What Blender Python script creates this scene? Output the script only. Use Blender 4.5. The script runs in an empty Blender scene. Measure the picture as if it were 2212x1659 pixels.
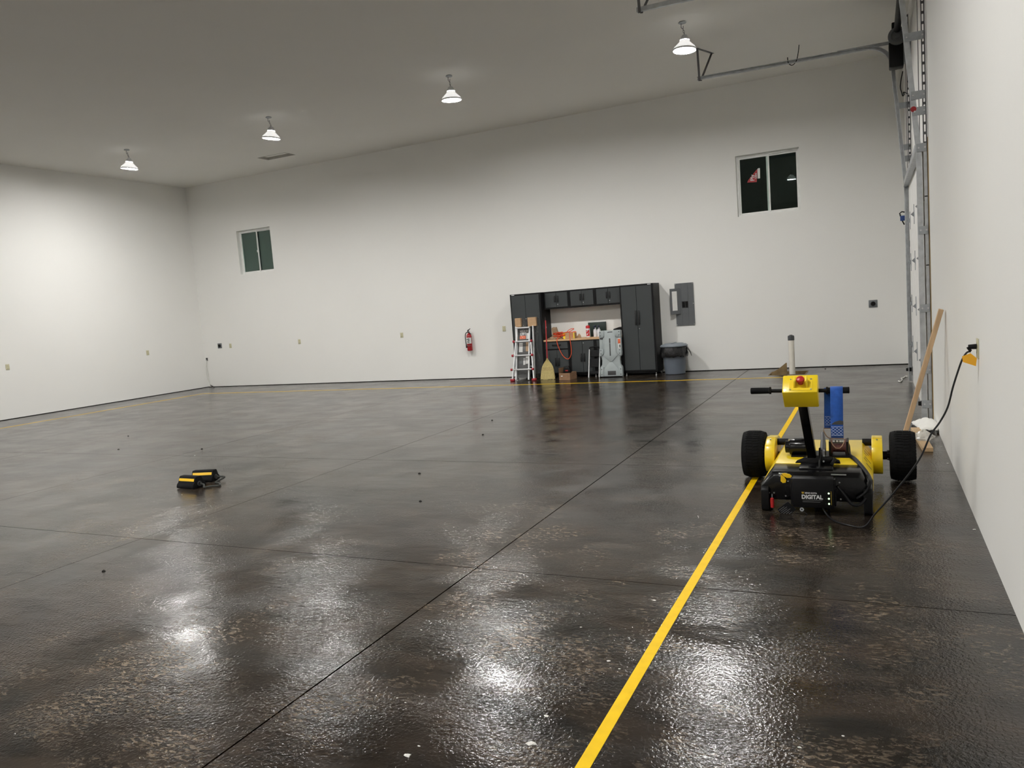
import bpy, bmesh, math, random
from mathutils import Vector, Matrix
R_ = random.Random(7)
S = bpy.context.scene
C = S.collection

# ------------------------------------------------------------------ camera
IW, IH, FP = 2212.0, 1659.0, 1653.3
CAMH, PITCH, ROLL, YAW = 1.64, 0.1007, -0.0766, 0.4468
_f = Vector((-math.sin(YAW)*math.cos(PITCH), math.cos(YAW)*math.cos(PITCH), -math.sin(PITCH)))
_r0 = Vector((math.cos(YAW), math.sin(YAW), 0)); _u0 = _r0.cross(_f)
_r = _r0*math.cos(ROLL) + _u0*math.sin(ROLL); _u = -_r0*math.sin(ROLL) + _u0*math.cos(ROLL)
cam_d = bpy.data.cameras.new('camera'); cam = bpy.data.objects.new('camera', cam_d); C.objects.link(cam)
cam_d.sensor_fit = 'HORIZONTAL'; cam_d.sensor_width = 36.0; cam_d.lens = 36.0*FP/IW
cam_d.clip_start = 0.05; cam_d.clip_end = 200
cam.matrix_world = Matrix(((_r.x, _u.x, -_f.x, 0), (_r.y, _u.y, -_f.y, 0), (_r.z, _u.z, -_f.z, CAMH), (0, 0, 0, 1)))
S.camera = cam

def at(px, py, **k):
    """photo pixel -> point on the plane x=, y= or z= that the thing touches"""
    v = _f + _r*((px - IW/2)/FP) - _u*((py - IH/2)/FP)
    ax, val = list(k.items())[0]; i = 'xyz'.index(ax); o = Vector((0, 0, CAMH))
    return o + v*((val - o[i])/v[i])

# ------------------------------------------------------------------ world, exposure (night outside; lamps hang in the room)
w = bpy.data.worlds.new('night'); S.world = w; w.use_nodes = True
w.node_tree.nodes['Background'].inputs[0].default_value = (0.004, 0.006, 0.005, 1)
w.node_tree.nodes['Background'].inputs[1].default_value = 0.3
LAMP_STRENGTH = 640.0
LAMP_COLOR = (1.0, 0.985, 0.955, 1)
S.view_settings.view_transform = 'Standard'; S.view_settings.look = 'None'
S.view_settings.exposure = 0.0; S.view_settings.gamma = 1.0; S.view_settings.use_curve_mapping = False
S.cycles.use_denoising = True
S.cycles.max_bounces = 7; S.cycles.diffuse_bounces = 5; S.cycles.glossy_bounces = 3; S.cycles.transmission_bounces = 4
S.cycles.transparent_max_bounces = 8; S.cycles.sample_clamp_indirect = 6.0; S.cycles.blur_glossy = 0.6
S.cycles.caustics_reflective = True; S.cycles.caustics_refractive = False
S.cycles.use_adaptive_sampling = True; S.cycles.adaptive_threshold = 0.06; S.cycles.use_light_tree = False

# room (metres)
FY, RX, LX, CZ, BY = 16.07, 0.571, -17.38, 5.64, -8.0

# ------------------------------------------------------------------ materials
MATS = {}
def new_mat(name):
    m = bpy.data.materials.new(name); m.use_nodes = True; MATS[name] = m
    nt = m.node_tree; b = nt.nodes['Principled BSDF']
    return m, nt, b
def mat(name, col, rough=0.5, metal=0.0, var=0.08, vs=8.0, bump=0.0, bs=60.0, spec=0.5, coat=0.0, sheen=0.0, stretch=None, alpha=1.0, trans=0.0, emit=None):
    m, nt, b = new_mat(name); N, L = nt.nodes, nt.links
    tc = N.new('ShaderNodeTexCoord'); mp = N.new('ShaderNodeMapping'); L.new(tc.outputs['Object'], mp.inputs[0])
    if stretch: mp.inputs['Scale'].default_value = stretch
    nz = N.new('ShaderNodeTexNoise'); nz.inputs['Scale'].default_value = vs; nz.inputs['Detail'].default_value = 4
    L.new(mp.outputs[0], nz.inputs['Vector'])
    rp = N.new('ShaderNodeValToRGB'); c = Vector(col)
    lo = c*(1-var); hi = c*(1+var)
    rp.color_ramp.elements[0].position = 0.3; rp.color_ramp.elements[0].color = (*lo, 1)
    rp.color_ramp.elements[1].position = 0.7; rp.color_ramp.elements[1].color = (*[min(1, x) for x in hi], 1)
    L.new(nz.outputs[0], rp.inputs[0]); L.new(rp.outputs[0], b.inputs['Base Color'])
    b.inputs['Roughness'].default_value = rough; b.inputs['Metallic'].default_value = metal
    b.inputs['Specular IOR Level'].default_value = spec; b.inputs['Coat Weight'].default_value = coat
    b.inputs['Sheen Weight'].default_value = sheen; b.inputs['Alpha'].default_value = alpha
    b.inputs['Transmission Weight'].default_value = trans
    if bump:
        n2 = N.new('ShaderNodeTexNoise'); n2.inputs['Scale'].default_value = bs; n2.inputs['Detail'].default_value = 3
        L.new(mp.outputs[0], n2.inputs['Vector'])
        bp = N.new('ShaderNodeBump'); bp.inputs['Strength'].default_value = bump; bp.inputs['Distance'].default_value = 0.01
        L.new(n2.outputs[0], bp.inputs['Height']); L.new(bp.outputs[0], b.inputs['Normal'])
    if emit:
        b.inputs['Emission Color'].default_value = (*emit[0], 1); b.inputs['Emission Strength'].default_value = emit[1]
    return m

def mat_wall(name, col):
    m, nt, b = new_mat(name); N, L = nt.nodes, nt.links
    g = N.new('ShaderNodeNewGeometry')
    n1 = N.new('ShaderNodeTexNoise'); n1.inputs['Scale'].default_value = 0.6; n1.inputs['Detail'].default_value = 3
    L.new(g.outputs['Position'], n1.inputs['Vector'])
    rp = N.new('ShaderNodeValToRGB'); c = Vector(col)
    rp.color_ramp.elements[0].position = .3; rp.color_ramp.elements[0].color = (*(c*0.975), 1)
    rp.color_ramp.elements[1].position = .7; rp.color_ramp.elements[1].color = (*c, 1)
    L.new(n1.outputs[0], rp.inputs[0]); L.new(rp.outputs[0], b.inputs['Base Color'])
    b.inputs['Roughness'].default_value = 0.62; b.inputs['Specular IOR Level'].default_value = 0.25
    n2 = N.new('ShaderNodeTexNoise'); n2.inputs['Scale'].default_value = 45; n2.inputs['Detail'].default_value = 4
    L.new(g.outputs['Position'], n2.inputs['Vector'])
    bp = N.new('ShaderNodeBump'); bp.inputs['Strength'].default_value = 0.12; bp.inputs['Distance'].default_value = 0.004
    L.new(n2.outputs[0], bp.inputs['Height']); L.new(bp.outputs[0], b.inputs['Normal'])
    return m
mat_wall('wall_paint', (0.84, 0.834, 0.806))
mat_wall('ceiling_paint', (0.90, 0.89, 0.85))

def mat_floor():
    m, nt, b = new_mat('stained_concrete'); N, L = nt.nodes, nt.links
    g = N.new('ShaderNodeNewGeometry'); P = g.outputs['Position']
    def noise(sc, det=4, rough=.5, dist=0.0, vec=P):
        n = N.new('ShaderNodeTexNoise'); n.inputs['Scale'].default_value = sc; n.inputs['Detail'].default_value = det
        n.inputs['Roughness'].default_value = rough; n.inputs['Distortion'].default_value = dist
        L.new(vec, n.inputs['Vector']); return n.outputs[0]
    def ramp(inp, stops):
        r = N.new('ShaderNodeValToRGB'); e = r.color_ramp.elements
        while len(e) < len(stops): e.new(0.5)
        for k, (p, c) in enumerate(stops):
            e[k].position = p; e[k].color = c if len(c) == 4 else (*c, 1)
        L.new(inp, r.inputs[0]); return r.outputs[0]
    def mix(fac, a, bb, mode='MIX'):
        x = N.new('ShaderNodeMix'); x.data_type = 'RGBA'; x.blend_type = mode
        if isinstance(fac, float): x.inputs['Factor'].default_value = fac
        else: L.new(fac, x.inputs['Factor'])
        L.new(a, x.inputs['A']); 
        if isinstance(bb, tuple): x.inputs['B'].default_value = bb
        else: L.new(bb, x.inputs['B'])
        return x.outputs['Result']
    def math_(op, a, bb):
        x = N.new('ShaderNodeMath'); x.operation = op
        for i, q in enumerate((a, bb)):
            if isinstance(q, (int, float)): x.inputs[i].default_value = q
            else: L.new(q, x.inputs[i])
        return x.outputs[0]
    stretch = N.new('ShaderNodeMapping'); stretch.inputs['Scale'].default_value = (0.55, 1.25, 1); stretch.inputs['Rotation'].default_value = (0, 0, .25)
    L.new(P, stretch.inputs[0]); SV = stretch.outputs[0]
    big = ramp(noise(0.9, 5, .62, .6, SV), [(0.30, (.0035, .0029, .0025)), (0.42, (.0130, .0092, .0068)), (0.53, (.030, .0215, .0155)), (0.62, (.0115, .0103, .0090)), (0.76, (.046, .033, .0235))])
    mid = ramp(noise(3.2, 4, .7, 1.2, SV), [(0.36, (.36, .36, .37)), (0.62, (1.35, 1.30, 1.22))])
    c = mix(0.8, big, mid, 'MULTIPLY')
    # pale worn flecks gathered in patches
    flecks = ramp(noise(44, 4, .72, .6, SV), [(0.50, (0, 0, 0)), (0.62, (1, 1, 1))])
    patch = ramp(noise(0.75, 3, .65, .3), [(0.44, (0, 0, 0)), (0.60, (1, 1, 1))])
    patch2 = ramp(noise(2.6, 4, .65, .3), [(0.40, (0, 0, 0)), (0.60, (1, 1, 1))])
    fm = math_('MULTIPLY', math_('MULTIPLY', flecks, patch), patch2)
    c = mix(math_('MULTIPLY', fm, 0.85), c, (.24, .185, .130, 1))
    # tyre prints: faint tread cells along two wheel paths
    sep = N.new('ShaderNodeSeparateXYZ'); L.new(P, sep.inputs[0])
    def band(x0, hw):
        d = math_('ABSOLUTE', math_('SUBTRACT', sep.outputs[0], x0), 0)
        return math_('LESS_THAN', d, hw)
    vo = N.new('ShaderNodeTexVoronoi'); vo.feature = 'DISTANCE_TO_EDGE'; vo.inputs['Scale'].default_value = 19; vo.inputs['Randomness'].default_value = .45
    L.new(P, vo.inputs['Vector'])
    edge = math_('LESS_THAN', vo.outputs['Distance'], 0.07)
    def span(y0, y1): return math_('MULTIPLY', math_('GREATER_THAN', sep.outputs[1], y0), math_('LESS_THAN', sep.outputs[1], y1))
    paths = math_('MAXIMUM', math_('MULTIPLY', band(-2.14, .125), span(1.2, 3.45)), math_('MAXIMUM', math_('MULTIPLY', band(-3.82, .13), span(1.2, 3.0)), math_('MULTIPLY', band(-3.25, .11), span(7.2, 10.4))))
    tyre = math_('MULTIPLY', math_('MULTIPLY', paths, edge), ramp(noise(1.6, 2), [(0.40, (0, 0, 0)), (0.52, (1, 1, 1))]))
    c = mix(math_('MULTIPLY', tyre, .75), c, (.004, .0035, .003, 1))
    L.new(c, b.inputs['Base Color'])
    rg = ramp(noise(2.2, 3, .6, .5, SV), [(0.3, (.10, .10, .10)), (0.7, (.19, .19, .19))])
    L.new(math_('ADD', rg, math_('MULTIPLY', fm, .10)), b.inputs['Coat Roughness'])
    b.inputs['Specular IOR Level'].default_value = 0.0; b.inputs['Roughness'].default_value = 0.9
    b.inputs['Coat Weight'].default_value = 1.0; b.inputs['Coat IOR'].default_value = 1.5
    # sealer relief: orange peel and trowel ripples
    h1 = noise(62, 2, .6, .3); h2 = noise(6, 2, .5, .3, SV); h3 = ramp(noise(2.0, 2, .5), [(0.36, (.25, .25, .25)), (0.6, (1, 1, 1))])
    hh = math_('ADD', math_('MULTIPLY', math_('MULTIPLY', h1, h3), 1.0), math_('MULTIPLY', h2, 0.8))
    bp = N.new('ShaderNodeBump'); bp.inputs['Strength'].default_value = 0.5; bp.inputs['Distance'].default_value = 0.006
    L.new(hh, bp.inputs['Height']); L.new(bp.outputs[0], b.inputs['Normal']); L.new(bp.outputs[0], b.inputs['Coat Normal'])
    return m
mat_floor()

mat('joint_dark', (.006, .005, .005), .8, spec=.1)
mat('gap_shade', (.006, .006, .006), .8, spec=.1)  # near-black colour stands for the shade under the wallboard
mat('tape_yellow', (.88, .56, .002), .5, var=.06, vs=14, spec=.2)
mat('vinyl_white', (.82, .82, .80), .4)
mat('jamb_wood', (.42, .29, .13), .6, var=.2, vs=6, stretch=(1, 1, .12))
mat('galvanised', (.52, .54, .56), .42, metal=.85, var=.15, vs=12)
mat('galv_dull', (.40, .42, .44), .55, metal=.6, var=.15, vs=12)
mat('door_white', (.78, .775, .75), .45)
mat('black_plastic', (.005, .005, .0055), .48, var=.2, spec=.2)
mat('black_gloss', (.004, .004, .0045), .2, var=.2, spec=.28)
mat('black_powder', (.005, .005, .0055), .42, var=.15, bump=.05, bs=200, spec=.2)
mat('rubber', (.0065, .0065, .0068), .8, var=.25, vs=20, bump=.2, bs=90, spec=.15)
mat('dolly_yellow', (.86, .62, .012), .33, var=.03, coat=.35)
mat('estop_red', (.42, .012, .014), .35)
mat('steel', (.62, .62, .62), .3, metal=1)
mat('dark_steel', (.16, .16, .165), .4, metal=.9)
mat('strap_blue', (.008, .085, .40), .75, var=.12, vs=40, bump=.3, bs=220, sheen=.2)
mat('stitch', (.45, .55, .75), .8)
mat('bronze', (.38, .24, .15), .35, metal=.9)
mat('drum_red', (.10, .030, .026), .6, var=.3, vs=60)
mat('key_yellow', (.90, .56, .01), .4)
mat('print_white', (.62, .62, .62), .6, var=.02)
mat('print_grey', (.12, .12, .12), .6, var=.02)
mat('gold_print', (.42, .28, .02), .5)
mat('led_green', (.5, .9, .4), .4, emit=((.62, 1.0, .50), 2.2))
mat('cab_black', (.007, .007, .0078), .5, var=.1, bump=.05, bs=150, spec=.25)
mat('cab_grey', (.037, .0425, .044), .5, var=.06, vs=3, bump=.06, bs=160)
mat('handle_black', (.006, .006, .007), .5)
mat('worktop_wood', (.62, .40, .22), .5, var=.12, vs=7, stretch=(.3, 4, 4))
mat('panel_grey', (.105, .112, .118), .45, var=.05)
mat('paper', (.72, .72, .70), .8, var=.04)
mat('extinguisher_red', (.33, .006, .010), .25, coat=.4)
mat('almond', (.56, .53, .36), .5)
mat('outlet_dark', (.05, .05, .05), .5)
mat('box_steel', (.17, .18, .19), .45, metal=.3)
mat('alu', (.74, .75, .76), .35, metal=.55, var=.05)
mat('knob_red', (.36, .02, .03), .45)
mat('card', (.46, .30, .17), .8, var=.08, vs=18)
mat('card_dark', (.27, .155, .085), .8, var=.12, vs=18)
mat('kraft', (.34, .23, .14), .85, var=.2, vs=22, bump=.4, bs=40)
mat('straw', (.50, .41, .17), .8, var=.22, vs=30, stretch=(6, 6, .5))
mat('broom_red', (.38, .015, .02), .4)
mat('cord_orange', (.72, .085, .022), .5)
mat('print_yellow', (.85, .66, .01), .5)
mat('print_orange', (.72, .14, .05), .6)
mat('bottle_white', (.78, .79, .82), .35)
mat('cap_red', (.55, .01, .015), .4)
mat('trigger_navy', (.015, .02, .06), .45)
mat('board_green', (.012, .026, .020), .45)
mat('plastic_grey', (.36, .40, .405), .55, var=.05, bump=.08, bs=120)
mat('plastic_dark', (.07, .075, .078), .6)
mat('bin_grey', (.115, .135, .165), .5, var=.05)
mat('lid_grey', (.20, .225, .255), .45, var=.05)
mat('bag_black', (.010, .010, .011), .22, var=.2, bump=.5, bs=30)
mat('pvc_white', (.74, .71, .64), .4, var=.04)
mat('pvc_cap', (.05, .055, .06), .5)
mat('plywood', (.20, .135, .06), .75, var=.25, vs=9)
mat('soil', (.075, .045, .03), .95, var=.35, vs=16, bump=.8, bs=20)
mat('lumber', (.56, .38, .22), .65, var=.2, vs=8, stretch=(2, 2, .25))
mat('lumber_flat', (.52, .36, .20), .65, var=.15, vs=8, stretch=(3, .3, 3))
mat('cloth_white', (.85, .84, .80), .8, var=.04)
mat('tag_orange', (.85, .42, .012), .3)
mat('cord_black', (.005, .005, .006), .45, spec=.3)
mat('rope_grey', (.035, .037, .033), .8, var=.3, vs=60, bump=.5, bs=150)
mat('rope_white', (.75, .74, .70), .8)
mat('chock_yellow', (.90, .55, .02), .35)
mat('chip_white', (.80, .79, .75), .7)
mat('dirt', (.012, .011, .010), .9)
mat('sticker_red', (.36, .012, .015), .5)
mat('sticker_white', (.75, .75, .73), .6)
mat('clip_blue', (.02, .06, .22), .5)
mat('cable_white', (.62, .62, .58), .6)
mat('lamp_body', (.55, .56, .57), .4, metal=.3)
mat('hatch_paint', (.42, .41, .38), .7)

def mat_film():
    m, nt, b = new_mat('clear_film'); N, L = nt.nodes, nt.links
    tr = N.new('ShaderNodeBsdfTransparent'); gl = N.new('ShaderNodeBsdfGlossy'); gl.inputs['Roughness'].default_value = .12
    tc = N.new('ShaderNodeTexCoord'); nz = N.new('ShaderNodeTexNoise'); nz.inputs['Scale'].default_value = 9; nz.inputs['Detail'].default_value = 4; nz.inputs['Distortion'].default_value = 1.5
    L.new(tc.outputs['Object'], nz.inputs['Vector'])
    bp = N.new('ShaderNodeBump'); bp.inputs['Strength'].default_value = 1; bp.inputs['Distance'].default_value = .06
    L.new(nz.outputs[0], bp.inputs['Height']); L.new(bp.outputs[0], gl.inputs['Normal'])
    mx = N.new('ShaderNodeMixShader'); mx.inputs[0].default_value = .10
    L.new(tr.outputs[0], mx.inputs[1]); L.new(gl.outputs[0], mx.inputs[2]); L.new(mx.outputs[0], N['Material Output'].inputs[0])
mat_film()
def mat_glass():
    m, nt, b = new_mat('window_glass'); N, L = nt.nodes, nt.links
    tr = N.new('ShaderNodeBsdfTransparent'); tr.inputs[0].default_value = (.9, .95, .93, 1)
    gl = N.new('ShaderNodeBsdfGlossy'); gl.inputs['Roughness'].default_value = .008; gl.inputs[0].default_value = (.80, .95, .90, 1)
    fr = N.new('ShaderNodeFresnel'); fr.inputs[0].default_value = 1.5
    tc = N.new('ShaderNodeTexCoord'); nz = N.new('ShaderNodeTexNoise'); nz.inputs['Scale'].default_value = 3
    L.new(tc.outputs['Object'], nz.inputs['Vector'])
    mm = N.new('ShaderNodeMath'); mm.operation = 'MULTIPLY'; L.new(fr.outputs[0], mm.inputs[0]); mm.inputs[1].default_value = .9
    mx = N.new('ShaderNodeMixShader'); L.new(mm.outputs[0], mx.inputs[0])
    L.new(tr.outputs[0], mx.inputs[1]); L.new(gl.outputs[0], mx.inputs[2]); L.new(mx.outputs[0], N['Material Output'].inputs[0])
mat_glass()
def mat_bag():
    m, nt, b = new_mat('clear_bag'); N, L = nt.nodes, nt.links
    tc = N.new('ShaderNodeTexCoord'); nz = N.new('ShaderNodeTexNoise'); nz.inputs['Scale'].default_value = 30
    L.new(tc.outputs['Object'], nz.inputs['Vector'])
    b.inputs['Base Color'].default_value = (.72, .70, .64, 1); b.inputs['Roughness'].default_value = .25
    rp = N.new('ShaderNodeValToRGB'); rp.color_ramp.elements[0].color = (.55, .55, .55, 1); rp.color_ramp.elements[1].color = (.9, .9, .9, 1)
    L.new(nz.outputs[0], rp.inputs[0]); L.new(rp.outputs[0], b.inputs['Alpha'])
mat_bag()
mat('lamp_bell', (.9, .9, .9), .4, var=0, emit=(LAMP_COLOR[:3], .7))
mat('lamp_glow', (1, 1, 1), .5, var=.0, emit=(LAMP_COLOR[:3], LAMP_STRENGTH))

# ------------------------------------------------------------------ mesh helpers
WL = {}                                             # world location of each object's origin
class MB:
    def __init__(s): s.v = []; s.f = []
    def add(s, vs, fs):
        o = len(s.v); s.v += [Vector(p) for p in vs]; s.f += [tuple(i+o for i in f) for f in fs]; return s
    def box(s, x0, x1, y0, y1, z0, z1):
        return s.add([(x0,y0,z0),(x1,y0,z0),(x1,y1,z0),(x0,y1,z0),(x0,y0,z1),(x1,y0,z1),(x1,y1,z1),(x0,y1,z1)],
                     [(0,3,2,1),(4,5,6,7),(0,1,5,4),(1,2,6,5),(2,3,7,6),(3,0,4,7)])
    def obox(s, c, ax, hs):
        c = Vector(c); a = [Vector(q)*h for q, h in zip(ax, hs)]; vs = []
        for sz in (-1, 1):
            for sx, sy in ((-1,-1),(1,-1),(1,1),(-1,1)): vs.append(c + a[0]*sx + a[1]*sy + a[2]*sz)
        return s.add(vs, [(0,3,2,1),(4,5,6,7),(0,1,5,4),(1,2,6,5),(2,3,7,6),(3,0,4,7)])
    def bar(s, p0, p1, wv, w, t):
        """rectangular bar from p0 to p1; wv = rough direction of width w, t = thickness"""
        p0, p1 = Vector(p0), Vector(p1); d = (p1-p0); L = d.length; d.normalize()
        wv = Vector(wv); wv = (wv - d*wv.dot(d)).normalized(); n = d.cross(wv)
        return s.obox((p0+p1)/2, (wv, n, d), (w/2, t/2, L/2))
    def prism(s, poly, axis, a0, a1):
        """poly in the two other axes (x,y,z order), extruded along axis"""
        def pt(q, a):
            return {'x': (a, q[0], q[1]), 'y': (q[0], a, q[1]), 'z': (q[0], q[1], a)}[axis]
        n = len(poly); vs = [pt(q, a0) for q in poly] + [pt(q, a1) for q in poly]
        fs = [tuple(range(n)), tuple(range(2*n-1, n-1, -1))] + [(i, i+n, (i+1) % n + n, (i+1) % n) for i in range(n)]
        return s.add(vs, fs)
    def lathe(s, prof, o, d=(0,0,1), n=24, caps=True):
        o, d = Vector(o), Vector(d).normalized(); a = d.orthogonal().normalized(); b = d.cross(a); vs = []; fs = []
        for r, h in prof:
            for k in range(n):
                t = 2*math.pi*k/n; vs.append(o + d*h + (a*math.cos(t) + b*math.sin(t))*r)
        for i in range(len(prof)-1):
            for k in range(n): fs.append((i*n+k, i*n+(k+1) % n, (i+1)*n+(k+1) % n, (i+1)*n+k))
        if caps: fs += [tuple(range(n-1, -1, -1)), tuple(range((len(prof)-1)*n, len(prof)*n))]
        return s.add(vs, fs)
    def cyl(s, p0, p1, r0, r1=None, n=16):
        p0, p1 = Vector(p0), Vector(p1); r1 = r0 if r1 is None else r1
        return s.lathe([(r0, 0), (r1, (p1-p0).length)], p0, p1-p0, n)
    def tube(s, pts, r, n=8, closed=False):
        P = [Vector(p) for p in pts]; m = len(P); vs = []; fs = []; up = None
        for i in range(m):
            t = (P[(i+1) % m] - P[i-1]) if closed else (P[min(i+1, m-1)] - P[max(i-1, 0)])
            t.normalize()
            up = t.orthogonal() if up is None else (up - t*up.dot(t))
            up.normalize(); b = t.cross(up); rr = r[i] if isinstance(r, (list, tuple)) else r
            for k in range(n):
                a = 2*math.pi*k/n; vs.append(P[i] + (up*math.cos(a) + b*math.sin(a))*rr)
        for i in range(m if closed else m-1):
            j = (i+1) % m
            for k in range(n): fs.append((i*n+k, i*n+(k+1) % n, j*n+(k+1) % n, j*n+k))
        if not closed: fs += [tuple(range(n-1, -1, -1)), tuple(range((m-1)*n, m*n))]
        return s.add(vs, fs)
    def sweep_xz(s, path, prof, y0):
        """closed profile (n,y) swept along a path of (x,z)"""
        m = len(path); k = len(prof); vs = []; fs = []
        for i in range(m):
            a = Vector(path[max(i-1, 0)]); b = Vector(path[min(i+1, m-1)]); t = (b-a).normalized(); nn = Vector((t.y, -t.x))
            for (pn, py) in prof: vs.append((path[i][0] + nn.x*pn, y0+py, path[i][1] + nn.y*pn))
        for i in range(m-1):
            for j in range(k): fs.append((i*k+j, i*k+(j+1) % k, (i+1)*k+(j+1) % k, (i+1)*k+j))
        fs += [tuple(range(k-1, -1, -1)), tuple(range((m-1)*k, m*k))]
        return s.add(vs, fs)
    def build(s, name, m, parent=None, bev=0.0, seg=2, smooth=35, origin=None, solid=0.0, subd=0):
        me = bpy.data.meshes.new(name); bm = bmesh.new()
        vv = [bm.verts.new(p) for p in s.v]
        for f in s.f:
            try: bm.faces.new([vv[i] for i in f])
            except ValueError: pass
        bmesh.ops.recalc_face_normals(bm, faces=bm.faces)
        if bev:
            es = [e for e in bm.edges if len(e.link_faces) == 2 and e.calc_face_angle(0) > math.radians(32)]
            bmesh.ops.bevel(bm, geom=es, offset=bev, segments=seg, affect='EDGES', profile=.5, clamp_overlap=True)
        lo = Vector([min(v.co[i] for v in bm.verts) for i in range(3)]); hi = Vector([max(v.co[i] for v in bm.verts) for i in range(3)])
        o = Vector(origin) if origin is not None else Vector(((lo.x+hi.x)/2, (lo.y+hi.y)/2, lo.z))
        for v in bm.verts: v.co -= o
        if smooth:
            for f in bm.faces: f.smooth = True
        bm.to_mesh(me); bm.free()
        if smooth: me.set_sharp_from_angle(angle=math.radians(smooth))
        me.materials.append(MATS[m]); ob = bpy.data.objects.new(name, me); C.objects.link(ob)
        if solid:
            q = ob.modifiers.new('thickness', 'SOLIDIFY'); q.thickness = solid; q.offset = 0
        if subd:
            q = ob.modifiers.new('smooth', 'SUBSURF'); q.levels = subd; q.render_levels = subd
        WL[ob] = o; ob.location = o
        if parent: ob.parent = parent; ob.location = o - WL[parent]
        return ob
def B(*a): return MB().box(*a)
def thing(name, label, cat, loc, group=None):
    o = bpy.data.objects.new(name, None); C.objects.link(o); o.empty_display_size = .1
    o.location = Vector(loc); WL[o] = Vector(loc); o['label'] = label; o['category'] = cat
    if group: o['group'] = group
    return o
def tag(o, label, cat, group=None):
    o['label'] = label; o['category'] = cat
    if group: o['group'] = group
    return o
def struct(o, label=None, cat=None):
    o['kind'] = 'structure'
    if label: o['label'] = label
    if cat: o['category'] = cat
    return o
def dup(root, delta, label=None, mirror=None):
    """copy a thing and all its parts, moved by delta"""
    def cp(o, par):
        c = o.copy(); C.objects.link(c); c.parent = par
        if par is None: c.location = o.location + Vector(delta)
        WL[c] = WL[o] + Vector(delta)
        for ch in o.children: cp(ch, c)
        return c
    c = cp(root, None)
    if label: c['label'] = label
    return c
def lettering(txt, size, loc, xdir, ydir, m, parent, name='lettering', bold=0.0, width=None, align='LEFT', depth=.0004):
    cu = bpy.data.curves.new('txt', 'FONT'); cu.body = txt; cu.size = size; cu.align_x = align; cu.offset = bold; cu.extrude = depth; cu.resolution_u = 3
    t = bpy.data.objects.new('txt', cu); C.objects.link(t)
    me = bpy.data.meshes.new_from_object(t); bpy.data.objects.remove(t); bpy.data.curves.remove(cu)
    if width:
        xs = [v.co.x for v in me.vertices]; k = width/max(1e-6, max(xs)-min(xs))
    else: k = 1
    xd, yd = Vector(xdir).normalized(), Vector(ydir).normalized(); zd = xd.cross(yd)
    for v in me.vertices: v.co = xd*v.co.x*k + yd*v.co.y + zd*v.co.z
    me.materials.clear(); me.materials.append(MATS[m]); me.name = name
    o = bpy.data.objects.new(name, me); C.objects.link(o); WL[o] = Vector(loc); o.location = Vector(loc)
    if parent: o.parent = parent; o.location = Vector(loc) - WL[parent]
    return o
def arc(cx, cy, r, a0, a1, n):
    return [(cx + r*math.cos(math.radians(a0+(a1-a0)*k/n)), cy + r*math.sin(math.radians(a0+(a1-a0)*k/n))) for k in range(n+1)]
def spline(pts, n=6):
    P = [Vector(p) for p in pts]; P = [P[0]*2-P[1]] + P + [P[-1]*2-P[-2]]; out = []
    for i in range(1, len(P)-2):
        for k in range(n):
            t = k/n; a, b, c, d = P[i-1], P[i], P[i+1], P[i+2]
            out.append(.5*((2*b) + (c-a)*t + (2*a-5*b+4*c-d)*t*t + (3*b-a-3*c+d)*t**3))
    out.append(P[-2]); return out

# ================================================================== THE SETTING
def cells(u0, u1, v0, v1, holes):
    us = sorted({u0, u1} | {h[i] for h in holes for i in (0, 1)}); vs = sorted({v0, v1} | {h[i] for h in holes for i in (2, 3)})
    for a, b in zip(us, us[1:]):
        for c, d in zip(vs, vs[1:]):
            if not any(h[0] <= (a+b)/2 <= h[1] and h[2] <= (c+d)/2 <= h[3] for h in holes): yield a, b, c, d

# --- floor: stained slabs between saw-cut joints, laid on a dark base
PIT = (-1.82, -1.16, 14.86, 15.46)
XJ = [LX-.1, -14.60, -11.54, -8.478, -5.415, -2.336, .80]
YJ = [BY-.1, -4.98, -1.94, 1.10, 4.1435, 7.171, 10.211, 13.25, FY+.1]
m_ = MB()
for a, b, c, d in cells(XJ[0], XJ[-1], YJ[0], YJ[-1], [PIT]):
    m_.add([(a, c, -.02), (b, c, -.02), (b, d, -.02), (a, d, -.02)], [(0, 1, 2, 3)])
floor = struct(m_.build('floor', 'joint_dark', smooth=0, origin=(0, 0, 0)), 'dark brown stained and sealed concrete floor cut into square slabs', 'floor')
for i in range(len(XJ)-1):
    for j in range(len(YJ)-1):
        g0 = .005 if i == 5 else .003; g1 = .005 if i == 4 else .003
        x0, x1, y0, y1 = XJ[i]+g0, XJ[i+1]-g1, YJ[j]+.003, YJ[j+1]-.003
        hs = [PIT] if x0 < PIT[0] < x1 and y0 < PIT[2] < y1 else []
        m_ = MB()
        for a, b, c, d in cells(x0, x1, y0, y1, hs): m_.box(a, b, c, d, -.02, 0)
        m_.build('slab', 'stained_concrete', floor, smooth=0)

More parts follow.
